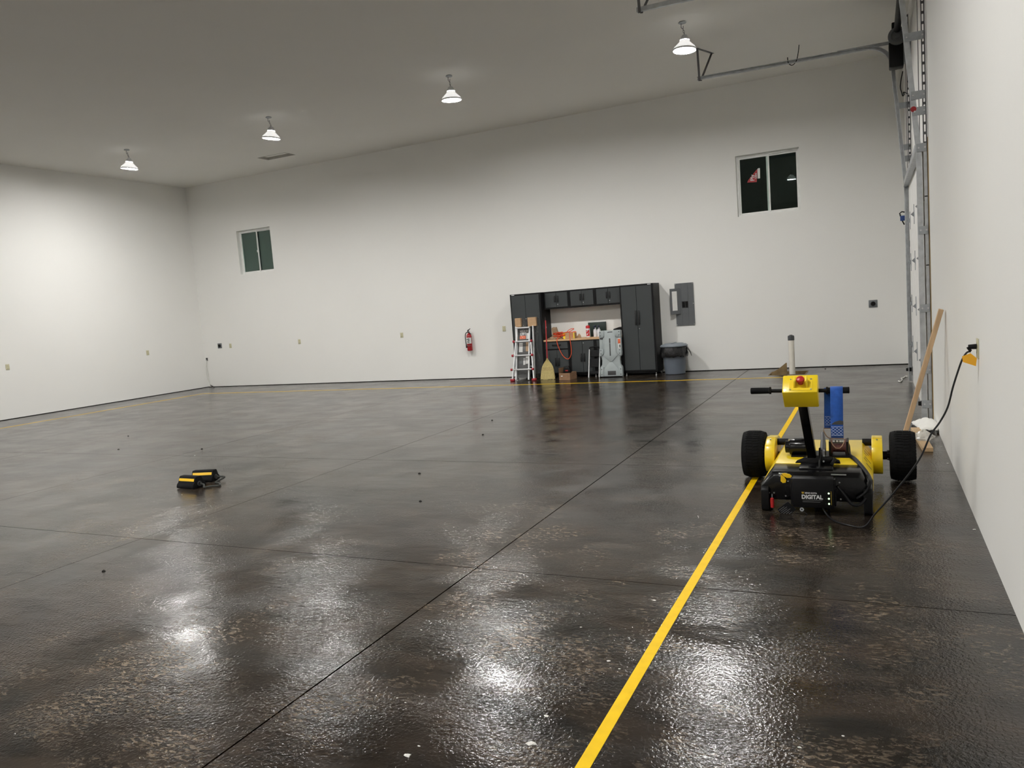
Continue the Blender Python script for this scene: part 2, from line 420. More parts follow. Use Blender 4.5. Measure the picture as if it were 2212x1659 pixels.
# --- walls and ceiling
W2 = (-2.418, -1.234, 3.072, 4.258); W1 = (-15.675, -14.488, 3.072, 4.245)
m_ = MB()
for a, b, c, d in cells(LX, RX+.2, .014, CZ, [W1, W2]): m_.box(a, b, FY, FY+.17, c, d)
struct(m_.build('wall_far', 'wall_paint', smooth=0, origin=(0, FY, 0)), 'long white painted far wall with two small high windows', 'wall')
struct(B(LX-.17, LX, BY-.17, FY+.17, .014, CZ).build('wall_left', 'wall_paint', smooth=0), 'white painted wall closing the room on the left', 'wall')
struct(B(LX-.17, RX+.2, BY-.17, BY, .014, CZ).build('wall_back', 'wall_paint', smooth=0), 'white painted wall behind the viewpoint', 'wall')
DO0, DO1, DH = 9.80, 13.28, 3.06          # overhead door opening
m_ = MB()
for a, b, c, d in cells(BY, FY+.17, .014, CZ, [(DO0, DO1, -1, DH)]): m_.box(RX, RX+.17, a, b, c, d)
struct(m_.build('wall_right', 'wall_paint', smooth=0), 'white painted wall on the right with the overhead door opening', 'wall')
HAT = (-13.27, -12.42, 14.55, 14.93)
m_ = MB()
for a, b, c, d in cells(LX-.17, RX+.2, BY-.17, FY+.17, [HAT]): m_.box(a, b, c, d, CZ, CZ+.12)
struct(m_.build('ceiling', 'ceiling_paint', smooth=0), 'flat white ceiling hung with round lamps', 'ceiling')
# recessed strips coloured near-black as the shade in the gap under the wallboard
struct(B(LX, RX, FY+.012, FY+.10, 0, .016).build('gap_shade_far', 'gap_shade', smooth=0), 'dark strip painted as shade in the gap under the far wall', 'shade_strip')
struct(B(LX-.10, LX-.012, BY, FY, 0, .016).build('gap_shade_left', 'gap_shade', smooth=0), 'dark strip painted as shade in the gap under the left wall', 'shade_strip')
struct(B(RX+.012, RX+.10, BY, DO0-.01, 0, .016).build('gap_shade_right', 'gap_shade', smooth=0), 'dark strip painted as shade in the gap under the right wall', 'shade_strip')
struct(B(LX, RX, BY-.10, BY-.012, 0, .016).build('gap_shade_back', 'gap_shade', smooth=0), 'dark strip painted as shade in the gap under the wall behind', 'shade_strip')

# --- windows: white sliders set deep in the wall
def window(n, w, label, latch):
    x0, x1, z0, z1 = w; y = FY + .10
    root = MB()
    for a, b, c, d in cells(x0+.002, x1-.002, z0+.002, z1-.002, [(x0+.035, x1-.035, z0+.035, z1-.035)]): root.box(a, b, y, y+.066, c, d)
    root = struct(root.build('window_%d' % n, 'vinyl_white', smooth=0), label, 'window')
    xm = x0 + (x1-x0)*(.50)
    for k, (a, b, yy) in enumerate(((x0+.037, xm+.03, y+.004), (xm-.03, x1-.037, y+.034))):
        m_ = MB()
        for p, q, c, d in cells(a, b, z0+.037, z1-.037, [(a+.028, b-.028, z0+.065, z1-.065)]): m_.box(p, q, yy, yy+.026, c, d)
        sash = m_.build('sash', 'vinyl_white', root, smooth=0)
        B(a+.026, b-.026, yy+.010, yy+.015, z0+.063, z1-.063).build('pane', 'window_glass', sash, smooth=0)
    if latch: B(xm-.012, xm+.012, y-.012, y+.004, (z0+z1)/2-.03, (z0+z1)/2+.03).build('latch', 'vinyl_white', root, bev=.003)
    return root
window(1, W1, 'small white sliding window high near the left corner', True)
win2 = window(2, W2, 'small white sliding window with a red sticker, high above the breaker panel', False)
yg = FY + .1125
def sticker(pts, name, m):
    P = [at(px, py, y=yg) for px, py in pts]
    return MB().prism([(p.x, p.z) for p in P], 'y', yg-.0012, yg).build(name, m, win2, smooth=0)
st = sticker([(1614, 394.5), (1616, 389.5), (1634.3, 366.5), (1635.9, 366.5), (1634.8, 393.2)], 'sticker', 'sticker_red'); st['label'] = 'red triangular maker sticker on the glass'
sticker([(1636.1, 365), (1638, 363.4), (1641.6, 363.2), (1642, 385.2), (1636.4, 385.8)], 'sticker', 'sticker_white')
q = at(1625.5, 392.3, y=yg)
lettering('Ply', .105, (q.x+.035, yg-.0016, q.z+.012), (0, 0, 1), (-1, 0, 0), 'print_white', win2, bold=.002)
lettering('Gem', .055, (q.x+.085, yg-.0016, q.z+.045), (0, 0, 1), (-1, 0, 0), 'print_white', win2, bold=.001)

# --- attic hatch recess
m_ = MB(); x0, x1, y0, y1 = HAT; t = .025
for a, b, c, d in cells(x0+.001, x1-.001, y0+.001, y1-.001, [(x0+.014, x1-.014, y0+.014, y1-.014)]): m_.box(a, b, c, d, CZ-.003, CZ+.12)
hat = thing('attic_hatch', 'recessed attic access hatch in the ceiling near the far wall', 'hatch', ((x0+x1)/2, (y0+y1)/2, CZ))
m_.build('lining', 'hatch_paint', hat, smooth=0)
B(x0+.015, x1-.015, y0+.015, y1-.015, CZ+.055, CZ+.075).build('hatch_panel', 'ceiling_paint', hat, smooth=0)

# --- overhead door in its opening
door = struct(B(RX-.056, RX-.052, DO0-.05, DO1+.05, .0, DH+.02).build('door_1', 'door_white', smooth=0), 'white sectional overhead door, closed, seen edge-on at the right', 'door')
NS = 5; sh = (DH+.01)/NS
for k in range(NS):
    sec = B(RX-.052, RX-.008, DO0-.04, DO1+.04, .004+k*sh, k*sh+sh-.002).build('section', 'door_white', door, bev=.004, seg=1)
hx = RX - .056
def hinge(y, z, s=1.0):
    h_ = MB().prism([(y-.035, z-.05), (y+.035, z-.05), (y+.035, z+.05), (y-.035, z+.05)], 'x', hx-.004, hx).prism([(hx, z-.06*s), (hx-.065*s, z), (hx, z+.06*s)], 'y', y-.002, y+.002)
    h_.cyl((hx-.004, y, z-.13), (hx-.004, y, z+.13), .005, n=6)
    return h_.build('hinge', 'galv_dull', door, smooth=0)
for k in range(1, NS):
    for y in (10.5, 11.75, 13.0): hinge(y, k*sh, .7)
B(hx-.07, hx, DO0-.03, DO1+.03, DH-.075, DH+.005).build('strut', 'galvanised', door, bev=.003, seg=1)
# raw wood jambs beside and over the opening
struct(B(RX-.006, RX+.03, DO0-.13, DO0+.002, .0, DH+.06).build('trim_1', 'jamb_wood', smooth=0), 'bare wooden jamb strip on the near side of the overhead door', 'trim')
struct(B(RX-.006, RX+.03, DO1-.002, DO1+.13, .0, DH+.06).build('trim_2', 'jamb_wood', smooth=0), 'bare wooden jamb strip on the far side of the overhead door', 'trim')

# ================================================================== LAMPS
LX4 = (-2.467, -6.465, -10.495, -14.50)
def high_bay(x, y, label, tilt=(0, 0), group=None):
    t = thing('high_bay_lamp', label, 'lamp', (x, y, CZ), group or 'round high-bay lamps under the ceiling')
    MB().lathe([(.055, 0), (.06, .006), (.05, .018)], (x, y, CZ-.018), n=20).build('ceiling_plate', 'galv_dull', t)
    MB().tube([(x-.02, y, CZ-.015), (x-.022, y, CZ-.075), (x-.008, y, CZ-.095), (x+.008, y, CZ-.09), (x+.012, y, CZ-.06)], .005, 6).build('hook', 'dark_steel', t)
    dx, dy = tilt; zc = CZ-.395; ax = Vector((dx, dy, 1)).normalized(); o = Vector((x+.012, y, zc)) 
    top = o + ax*.21
    ch = MB()
    for k in range(3):
        c = Vector((x+.004, y, CZ-.095)).lerp(top, (k+.5)/3); a = 0 if k % 2 else math.pi/2
        ch.tube([c + Vector((math.cos(a)*.010*math.cos(q), math.sin(a)*.010*math.cos(q), .020*math.sin(q))) for q in [2*math.pi*i/10 for i in range(10)]], .0035, 5, True)
    ch.build('chain', 'dark_steel', t)
    MB().lathe([(.012, .21), (.03, .205), (.055, .17), (.072, .13)], o, ax, 24).build('driver', 'lamp_body', t)
    MB().lathe([(.070, .128), (.082, .10), (.128, .055), (.158, .028), (.166, .006), (.160, .003)], o, ax, 20, caps=False).build('bell', 'lamp_bell', t)
    MB().lathe([(.157, 0.003), (.157, -.003)], o, ax, 14).build('lens', 'lamp_glow', t, smooth=0)
    MB().lathe([(.162, .004), (.170, .004), (.171, -.020), (.166, -.020)], o, ax, 24, caps=False).build('rim', 'lamp_body', t)  # skirt added to cut lamp light off the upper walls
    return t
names4 = ['high-bay lamp beside the end of the overhead door track, rightmost of the row', 'high-bay lamp second from the right, over the yellow and black dolly side of the room',
          'high-bay lamp just in front of the attic hatch, second from the left', 'high-bay lamp nearest the left wall, leftmost of the row']
names4[1] = 'high-bay lamp hanging level with the middle of the far wall, second from the right'
for k, x in enumerate(LX4): high_bay(x, 11.94, names4[k], ((.05, .02), (.02, -.05), (.14, 0), (.13, .02))[k])
for y in (3.94, -4.06):
    for x in LX4: high_bay(x, y, 'round high-bay lamp hanging overhead or behind the viewpoint, outside the picture', group='high-bay lamps outside the picture')

# ================================================================== FLOOR TAPE
def tape(a, b, w, label):
    a, b = Vector(a), Vector(b); d = (b-a).normalized(); n = Vector((-d.y, d.x, 0))*w/2; Lg = (b-a).length; k = max(2, int(Lg/1.5)); m_ = MB(); vs = []
    for i in range(k+1):
        c = a.lerp(b, i/k) + n.normalized()*R_.uniform(-.004, .004)
        vs += [c-n, c+n, c-n+Vector((0, 0, .0012)), c+n+Vector((0, 0, .0012))]
    fs = [(0, 1, 3, 2), (4*k, 4*k+2, 4*k+3, 4*k+1)]
    for i in range(k):
        p = 4*i; fs += [(p+2, p+3, p+7, p+6), (p, p+2, p+6, p+4), (p+1, p+5, p+7, p+3), (p, p+4, p+5, p+1)]
    return tag(m_.add(vs, fs).build('tape_line', 'tape_yellow', smooth=0), label, 'tape', 'yellow tape lines on the floor')
tape((-.98, -2.5, .0003), (-.972, 14.47, .0003), .052, 'wide yellow tape line running from the foreground under the dolly towards the far wall')
tape((-15.83, 14.44, .0006), (-.95, 14.45, .0006), .05, 'thin yellow tape line running parallel to the far wall in front of the cabinets')
tape((-15.83, 1.5, .0003), (-15.83, 14.47, .0003), .05, 'pale yellow tape line running along the left wall')

# ================================================================== OVERHEAD DOOR HARDWARE
def track(y0, sgn, label):
    t = thing('door_track', label, 'track', (RX-.08, y0, 0), 'overhead door tracks')
    xl, zl, xt = .482, 2.98, .345                     # lean-in starts at zl
    r = .36; zh = 5.16
    th = math.atan2(zh-r-.1-zl, xl-xt) 
    vert = [(xl, .015), (xl, 1.5), (xl, zl), ((xl+xt)/2, (zl+4.72)/2), (xt, 4.72)]
    cx = xt - r*math.cos(math.radians(5)); curve = arc(cx, 4.76, r, 4, 92, 10); zh = 4.76 + r
    horiz = [(cx-.02, zh), (-1.2, zh+.02), (-2.56, zh+.04)]
    w, d = .027, .019*sgn
    prof = [(-w, -d), (w, -d), (w, d), (w-.010, d), (w-.010, d*.78), (w-.005, d*.78), (w-.005, -d*.75), (-w+.005, -d*.75), (-w+.005, d*.78), (-w+.010, d*.78), (-w+.010, d), (-w, d)]
    MB().sweep_xz(vert, prof, y0).build('vertical_track', 'galvanised', t, smooth=0)
    MB().sweep_xz([vert[-1]] + curve, prof, y0).build('curved_track', 'galvanised', t, smooth=40)
    MB().sweep_xz([curve[-1]] + horiz, prof, y0).build('horizontal_track', 'galvanised', t, smooth=0)
    # slotted wall angle
    a = MB(); xa = RX-.008; ya = y0-.02*sgn
    a.box(xa-.038, xa-.026, ya-.002, ya+.002, 3.05, 5.5).box(xa-.010, xa, ya-.002, ya+.002, 3.05, 5.5).box(xa-.002, xa, ya-.04, ya+.002, 3.05, 5.5)
    for k in range(24): a.box(xa-.030, xa-.006, ya-.002, ya+.002, 3.05+k*.105, 3.05+k*.105+.03)
    a.build('slotted_angle', 'dark_steel', t, smooth=0)
    B(xa-.036, xa-.003, ya-.002, ya+.002, .02, 3.04).build('wall_angle', 'galvanised', t, smooth=0)
    for z in (.62, 1.75, 2.5): B(xa-.034, xa-.006, ya-.006*sgn, ya-.001*sgn, z-.012, z).build('joint_clip', 'black_plastic', t, smooth=0)
    def xat(z): return xl if z < zl else xl + (xt-xl)*(z-zl)/(4.72-zl)
    for z in (4.20, 3.58, 3.41, 3.02, 2.13, 1.27, .58, .19):
        zt = .045; x0 = xat(z)-.02
        br = MB().box(x0, xa-.004, ya-.010*sgn, ya-.006*sgn, z-zt, z+zt)
        bo = br.build('bracket', 'galv_dull', t, bev=.003, seg=1)
        for xb in (x0+.022, xa-.022): MB().cyl((xb, ya-.010*sgn, z), (xb, ya-.018*sgn, z), .009, n=8).build('bolt', 'steel', bo)
    MB().bar((xa, y0-.03*sgn, zh+.02), (-.42, y0-.03*sgn, zh+.03), (0, 0, 1), .05, .004).build('track_angle', 'galv_dull', t, smooth=0)
    # ceiling hanger at the free end
    h = MB(); hx_ = -2.52
    h.bar((hx_, y0-.03, zh-.01), (hx_-.01, y0-.03, CZ), (1, 0, 0), .035, .004).bar((hx_+.01, y0+.02, zh+.0), (hx_+.14, y0+.42, CZ), (1, 0, 0), .035, .004)
    h.bar((hx_-.02, y0-.03, CZ-.004), (hx_+.16, y0+.44, CZ-.004), (1, 0, 0), .04, .006)
    h.build('ceiling_hanger', 'dark_steel', t, smooth=0)
    MB().box(xl-.035, xl+.03, y0-.012, y0+.03*1, .165, .225).box(xl-.06, xl-.03, y0-.006, y0+.05, .17, .215).build('bottom_roller', 'black_plastic', t, bev=.005)
    return t
NY, FYT = 9.73, 13.35
tn = track(NY, 1, 'galvanised overhead door track nearest the camera, beside the leaning stud')
tf = track(FYT, -1, 'galvanised overhead door track on the far side of the overhead door')
q = at(1973, 236, y=NY-.03)
MB().lathe([(.030, 0), (.026, .002)], (q.x, NY-.034, q.z), (0, -1, 0), 18).build('sticker', 'sticker_red', tn)
# spring shaft with cable drums, and the side-mounted opener
sp = thing('spring_shaft', 'black torsion spring shaft with cable drums above the overhead door', 'door spring', (RX-.16, (NY+FYT)/2, 5.17))
sx, sz = RX-.17, 5.17
MB().cyl((sx, 9.55, sz), (sx, 13.55, sz), .014, n=10).build('shaft', 'dark_steel', sp)
MB().cyl((sx, 10.3, sz), (sx, 12.85, sz), .045, n=14).build('spring', 'black_powder', sp)
for y in (9.86, 13.16): MB().lathe([(.06, -.04), (.115, -.035), (.105, 0), (.09, .03), (.05, .035)], (sx, y, sz), (0, 1, 0), 24).build('cable_drum', 'galv_dull', sp)
B(RX-.02, RX-.003, 9.62, 9.68, sz-.12, sz+.12).box(sx-.02, RX-.003, 9.64, 9.65, sz-.04, sz+.04).build('bearing_bracket', 'dark_steel', sp, smooth=0)
B(RX-.02, RX-.003, 13.46, 13.52, sz-.12, sz+.12).box(sx-.02, RX-.003, 13.48, 13.49, sz-.04, sz+.04).build('bearing_bracket', 'dark_steel', sp, smooth=0)
for y in (9.90, 13.20):
    MB().cyl((sx+.105, y, sz), (RX-.072, y, .12), .0045, n=6).build('lift_cable', 'dark_steel', sp)
op = thing('door_opener', 'black wall-mounted opener motor by the top of the far door track', 'door opener', (.38, 13.02, 4.66))
B(.285, .475, 12.90, 13.10, 4.665, 5.03).build('motor_housing', 'black_plastic', op, bev=.02)
B(.475, RX, 12.95, 13.05, 4.72, 5.0).build('wall_bracket', 'galv_dull', op, smooth=0)
MB().lathe([(.125, 0), (.125, .03), (.085, .032), (.08, .012), (.03, .012), (.03, .05)], (.40, 12.90, 5.09), (0, -1, 0), 28).build('pulley', 'panel_grey', op)
B(.33, .43, 12.92, 13.06, 5.02, 5.30).build('gear_case', 'black_plastic', op, bev=.01)
P = [at(x, y, y=13.5) for x, y in ((1950, 154), (1946, 175), (1945, 190), (1948, 200), (1950, 207), (1953, 204), (1952, 199), (1962, 203))]
tag(MB().tube(spline(P), .008, 6).build('loose_wire', 'cord_black'), 'loose black wire dangling below the door opener', 'wire')
P = [at(x, y, y=FYT) for x, y in ((1726, 97), (1724, 115), (1720, 132), (1711, 141), (1703, 136), (1701, 124))]
tag(MB().tube(spline(P), .007, 6).build('hanging_hook', 'cord_black'), 'black curved hook hooked over the far horizontal door track', 'hook')
c = at(1950, 470, y=13.47)
bl = thing('lock_clip', 'small blue and black clip on the far door track at window height', 'clip', c)
B(c.x-.035, c.x+.03, 13.45, 13.49, c.z-.05, c.z+.03).build('body', 'clip_blue', bl, bev=.008)
MB().tube([(c.x-.03, 13.47, c.z+.02), (c.x-.04, 13.47, c.z+.07), (c.x-.01, 13.47, c.z+.09), (c.x+.03, 13.47, c.z+.08)], .010, 6).build('hook', 'black_plastic', bl)
MB().tube([(c.x-.01, 13.47, c.z-.04), (c.x+.02, 13.47, c.z-.11)], .010, 6).build('tail', 'black_plastic', bl)
P = [at(x, y, z=.012) for x, y in ((1941, 823), (1945, 824), (1949, 820), (1947, 817), (1951, 816), (1956, 813), (1961, 813))]
tag(MB().tube(spline(P), .010, 6).build('rope_end', 'rope_white'), 'short white rope end lying on the floor at the far door track', 'rope')

# ================================================================== WALL FITTINGS
def outlet(x=None, y=None, z=1.14, side='far', label='', cat='outlet'):
    if side == 'far': fx = lambda u, d, v: (x+u, FY-d, z+v); loc = (x, FY, z); n = (0, -1, 0)
    elif side == 'left': fx = lambda u, d, v: (LX+d, y+u, z+v); loc = (LX, y, z)
    else: fx = lambda u, d, v: (RX-d, y+u, z+v); loc = (RX, y, z)
    t = thing('wall_outlet', label, cat, loc, 'almond power outlets on the walls')
    def bx(u0, u1, d0, d1, v0, v1):
        a, b = fx(u0, d0, v0), fx(u1, d1, v1)
        return B(min(a[0], b[0]), max(a[0], b[0]), min(a[1], b[1]), max(a[1], b[1]), min(a[2], b[2]), max(a[2], b[2]))
    bx(-.042, .042, .0005, .007, -.062, .062).build('cover_plate', 'almond', t, bev=.003)
    for s in (-1, 1):
        r = bx(-.016, .016, .0065, .0095, s*.026-.014, s*.026+.014).build('socket', 'almond', t, bev=.003)
        for u in (-.006, .006): bx(u-.0012, u+.0012, .0094, .0098, s*.026-.004, s*.026+.006).build('slot', 'outlet_dark', r, smooth=0)
    return t
outlet(-16.349, z=1.145, label='almond power outlet on the far wall beside the square black receptacle')
outlet(-13.876, label='almond power outlet on the far wall below and right of the left window')
outlet(-10.626, label='almond power outlet on bare far wall midway between window and fire extinguisher')
outlet(-7.793, label='almond power outlet between the fire extinguisher and the tall cabinet')
outlet(y=10.53, z=1.158, side='left', label='almond power outlet on the left wall, the one nearer the camera')
outlet(y=14.18, z=1.158, side='left', label='almond power outlet on the left wall, the one nearer the corner')
outlet(y=5.475, z=1.165, side='right', label='almond power outlet on the right wall with a black plug in it')
def receptacle(x, z, label):
    t = thing('dryer_receptacle', label, 'receptacle', (x, FY, z), 'square steel receptacles with round black sockets')
    B(x-.075, x+.075, FY-.012, FY-.0005, z-.07, z+.07).build('steel_plate', 'box_steel', t, bev=.004)
    MB().lathe([(.042, 0), (.042, .016), (.034, .018), (.030, .010), (.002, .010)], (x, FY-.011, z), (0, -1, 0), 24).build('socket', 'black_plastic', t)
receptacle(-.02, 1.172, 'steel receptacle with round black socket right of the sticker window')
receptacle(-16.751, 1.164, 'steel receptacle with round black socket near the left corner')
cb = thing('cable_stub', 'grey cables hanging out of a wall box in the left corner', 'cable', (-17.30, FY, 0))
B(-17.335, -17.275, FY-.012, FY-.0005, .755, .845).build('wall_box', 'outlet_dark', cb, bev=.003)
MB().tube(spline([(-17.30, FY-.01, .78), (-17.29, FY-.05, .6), (-17.27, FY-.05, .4), (-17.26, FY-.06, .2), (-17.20, FY-.08, .06), (-17.05, FY-.12, .012)]), .007, 6).build('cable', 'cable_white', cb)
MB().tube(spline([(-17.31, FY-.01, .78), (-17.33, FY-.04, .55), (-17.33, FY-.05, .38), (-17.28, FY-.06, .18), (-17.20, FY-.07, .08)]), .006, 6).build('cable', 'cable_white', cb)
MB().tube([(-17.20, FY-.085, .065), (-17.12, FY-.10, .035), (-17.03, FY-.12, .014)], .012, 6).build('cable_end', 'cord_black', cb)

# fire extinguisher
ex, ey = -8.69, FY-.085
fe = thing('fire_extinguisher', 'red fire extinguisher hanging on the far wall', 'extinguisher', (ex, ey, .67))
MB().lathe([(.050, 0), (.062, .008), (.064, .02), (.064, .34), (.058, .37), (.040, .40), (.022, .415), (.020, .43)], (ex, ey, .67), n=32).build('cylinder', 'extinguisher_red', fe)
MB().cyl((ex, ey, 1.095), (ex, ey, 1.135), .020, n=14).build('valve', 'dark_steel', fe)
MB().bar((ex-.03, ey, 1.13), (ex+.025, ey-.06, 1.17), (1, 0, 0), .022, .012).bar((ex-.01, ey-.01, 1.145), (ex+.045, ey+.0, 1.195), (0, 1, 0), .022, .012).bar((ex+.01, ey-.02, 1.12), (ex+.055, ey-.02, 1.075), (0, 1, 0), .02, .010).build('lever', 'black_powder', fe)
MB().tube(spline([(ex-.015, ey-.015, 1.11), (ex-.06, ey-.02, 1.10), (ex-.088, ey-.02, 1.03), (ex-.085, ey-.02, .90), (ex-.075, ey-.025, .80)]), .010, 8).build('hose', 'cord_black', fe)
MB().cyl((ex-.076, ey-.025, .82), (ex-.070, ey-.03, .745), .013, .017, 10).build('nozzle', 'black_plastic', fe)
lab = MB(); n = 14; vs = []; fs = []
for k in range(n+1):
    a = math.radians(-165 + 150*k/n); vs += [(ex+.0648*math.cos(a), ey+.0648*math.sin(a), .845), (ex+.0648*math.cos(a), ey+.0648*math.sin(a), .985)]
for k in range(n): fs.append((2*k, 2*k+2, 2*k+3, 2*k+1))
lo = lab.add(vs, fs).build('label', 'paper', fe)
pr_ = MB()
for (u0, u1, z0, z1) in ((-.035, -.006, .93, .965), (.004, .036, .90, .97), (-.02, .0, .86, .91), (.008, .03, .86, .89)):
    pr_.box(ex+u0, ex+u1, ey-.0662, ey-.0652+.0004, z0, z1)
pr_.build('print', 'print_grey', lo, smooth=0)
MB().box(ex-.02, ex+.02, ey+.06, FY, 1.02, 1.08).box(ex-.066, ex+.066, ey-.066, ey-.0645, .79, .802).build('wall_bracket', 'dark_steel', fe, smooth=0)

# breaker panel with its door swung open to the left
bp_ = thing('breaker_panel', 'grey electrical breaker panel with its door open on the far wall', 'breaker panel', (-3.567, FY, .97))
m_ = MB()
for a, b, c, d in cells(-3.76, -3.373, .972, 1.852, [(-3.625, -3.495, 1.335, 1.47)]): m_.box(a, b, FY-.022, FY-.001, c, d)
m_.build('cover_plate', 'panel_grey', bp_, bev=.002, seg=1)
m_ = MB()
for a, b, c, d in cells(-3.655, -3.480, 1.215, 1.75, [(-3.645, -3.490, 1.225, 1.74)]): m_.box(a, b, FY-.027, FY-.022, c, d)
m_.build('door_rim', 'panel_grey', bp_, smooth=0)
B(-3.63, -3.49, FY-.010, FY-.004, 1.33, 1.475).build('breaker_recess', 'outlet_dark', bp_, smooth=0)
for xx in (-3.593, -3.527):
    for k in range(4): B(xx-.024, xx+.024, FY-.028, FY-.010, 1.345+k*.030, 1.345+k*.030+.026).build('breaker', 'black_plastic', bp_, bev=.002, seg=1)
hz0, hz1 = 1.215, 1.75; p0 = Vector((-3.655, FY-.028, 0)); p1 = Vector((-3.842, FY-.135, 0)); d_ = (p1-p0).normalized(); n_ = Vector((d_.y, -d_.x, 0))
pd = MB().obox((p0+p1)/2 + Vector((0, 0, (hz0+hz1)/2)), (d_, n_, (0, 0, 1)), ((p1-p0).length/2, .004, (hz1-hz0)/2)).build('panel_door', 'panel_grey', bp_, bev=.002, seg=1)
nn = n_ if n_.y < 0 else -n_
MB().obox((p0+p1)/2 + d_*.012 + Vector((0, 0, (hz0+hz1)/2+.01)) + nn*.0048, (d_, n_, (0, 0, 1)), (.052, .0006, .20)).build('directory_card', 'paper', pd, smooth=0)
for px_, pz_ in ((-3.745, 1.835), (-3.388, 1.835), (-3.745, .99), (-3.388, .99), (-3.388, 1.42)):
    MB().lathe([(.008, 0), (.006, .003)], (px_, FY-.022, pz_), (0, -1, 0), 10).build('screw', 'steel', bp_)

# ================================================================== GARAGE CABINETS
CF = 15.56                                      # front plane of the carcasses
def handle(parent, x, z0, z1, y):
    MB().box(x-.017, x+.017, y-.022, y, z0, z1).build('handle', 'handle_black', parent, bev=.006)
def lock(parent, x, z, y):
    MB().lathe([(.009, 0), (.008, .005)], (x, y, z), (0, -1, 0), 12).build('lock', 'steel', parent)
def cabinet(name, label, x0, x1, z0, z1, yf, doors, hz, drawers=(), feet=True, lk=None, group=None, hh=None):
    """black carcass with grey doors: doors=(z0,z1) two leaves; drawers=[(z0,z1)]"""
    t = thing(name, label, 'cabinet', ((x0+x1)/2, (yf+FY)/2, 0 if feet else z0), group)
    zb = z0 if not feet else max(z0, .085)
    B(x0, x1, yf, FY-.004, zb, z1).build('carcass', 'cab_black', t, bev=.004, seg=1)
    if feet:
        B(x0+.03, x1-.03, yf+.05, FY-.05, .045, zb).build('plinth', 'cab_black', t, smooth=0)
        for xx in (x0+.04, x1-.04):
            for yy in (yf+.035, FY-.05): MB().lathe([(.022, 0), (.020, .012), (.010, .016), (.010, .05)], (xx, yy, .001), n=12).build('foot', 'steel', t)
    if doors:
        d0, d1 = doors; xm = (x0+x1)/2; e = .035
        for s in (-1, 1):
            a, b = (x0+e, xm-.003) if s < 0 else (xm+.003, x1-e)
            dr = B(a, b, yf-.016, yf-.0005, d0, d1).build('door', 'cab_grey', t, bev=.003, seg=1)
            handle(dr, xm + s*.034, hz[0], hz[1], yf-.0155)
            if lk and s > 0: lock(dr, xm+.03, lk, yf-.0155)
    for (d0, d1) in drawers:
        dr = B(x0+.035, x1-.035, yf-.016, yf-.0005, d0, d1).build('drawer', 'cab_grey', t, bev=.003, seg=1)
        w = .10; xm = (x0+x1)/2; zm = (d0+d1)/2 + .015
        MB().box(xm-w, xm+w, yf-.036, yf-.0155, zm-.015, zm+.015).build('handle', 'handle_black', dr, bev=.005)
    return t
GC = 'garage cabinet set on the far wall'
tl_ = cabinet('tall_cabinet', 'tall dark grey cabinet on the left, behind the wrapped ladder', -7.345, -6.605, .06, 1.90, CF, (.115, 1.865), (1.06, 1.36), group=GC)
tc = cabinet('tall_cabinet', 'tall dark grey cabinet on the right, next to the rubbish bin', -4.810, -4.090, .06, 1.90, CF, (.115, 1.865), (1.06, 1.36), lk=.98, group=GC)
for t_, xx in ((tl_, -7.27), (tc, -4.17)): B(xx-.035, xx+.035, CF-.0015, CF-.0002, 1.874, 1.890).build('badge', 'print_white', t_, smooth=0)
UF = 15.74; ux = [-6.600, -6.005, -5.410, -4.815]
for k, lb in enumerate(('small wall cabinet over the worktop, left one above the coiled orange cord', 'small wall cabinet over the worktop, middle of the three', 'small wall cabinet over the worktop, right one beside the tall cabinet')):
    cabinet('wall_cabinet', lb, ux[k], ux[k+1]-.002, 1.512, 1.90, UF, (1.548, 1.868), (1.66, 1.80), feet=False, lk=1.61, group=GC)
cabinet('base_cabinet', 'base cabinet with one drawer over two doors, behind the broom', -6.600, -6.005, .06, .808, CF, (.115, .615), (.27, .45), [(.645, .785)], group=GC)
cabinet('base_cabinet', 'base cabinet with two full-height doors, middle under the worktop', -6.003, -5.410, .06, .808, CF, (.115, .785), (.34, .52), lk=.745, group=GC)
cabinet('base_cabinet', 'base cabinet of drawers behind the grey plastic work table', -5.408, -4.815, .06, .808, CF, None, None, [(.115, .33), (.345, .56), (.575, .785)], group=GC)
tag(B(-6.601, -4.814, CF-.012, FY-.004, .809, .846).build('worktop', 'worktop_wood', bev=.003), 'pale wooden worktop across the three base cabinets', 'worktop')

# ---- things on the worktop (top at z=.846)
WT = .8465
tag(B(-5.71, -5.305, FY-.05, FY-.006, WT, 1.158).build('back_board', 'board_green', bev=.004), 'dark green flat box standing on the worktop against the wall', 'box')
def spray(x, y, label):
    t = thing('spray_bottle', label, 'spray bottle', (x, y, WT), 'white spray bottles on the worktop')
    MB().lathe([(.036, 0), (.039, .006), (.039, .12), (.034, .15), (.020, .175), (.017, .20)], (x, y, WT), n=24).build('bottle', 'bottle_white', t)
    MB().box(x-.014, x+.014, y-.045, y+.022, WT+.215, WT+.245).box(x-.012, x+.012, y-.014, y+.014, WT+.198, WT+.217).bar((x, y-.030, WT+.216), (x, y-.040, WT+.17), (1, 0, 0), .014, .008).build('trigger', 'trigger_navy', t, bev=.003)
    return t
q0 = at(1284, 729, z=WT); q1 = at(1290.5, 728.6, z=WT)
spray(-5.500, 15.86, 'white spray bottle left of its twin in front of the green box')
spray(-5.415, 15.86, 'white spray bottle nearer the grey plastic work table')
t = thing('wipes_tub', 'white tub with red lid standing left of the spray bottles', 'tub', (-5.64, 15.80, WT))
MB().lathe([(.040, 0), (.043, .005), (.043, .19), (.040, .195)], (-5.64, 15.80, WT), n=24).build('tub', 'bottle_white', t)
MB().lathe([(.045, .195), (.045, .235), (.035, .255), (.010, .26)], (-5.64, 15.80, WT), n=24).build('lid', 'cap_red', t)
lb = MB(); vs = []; fs = []
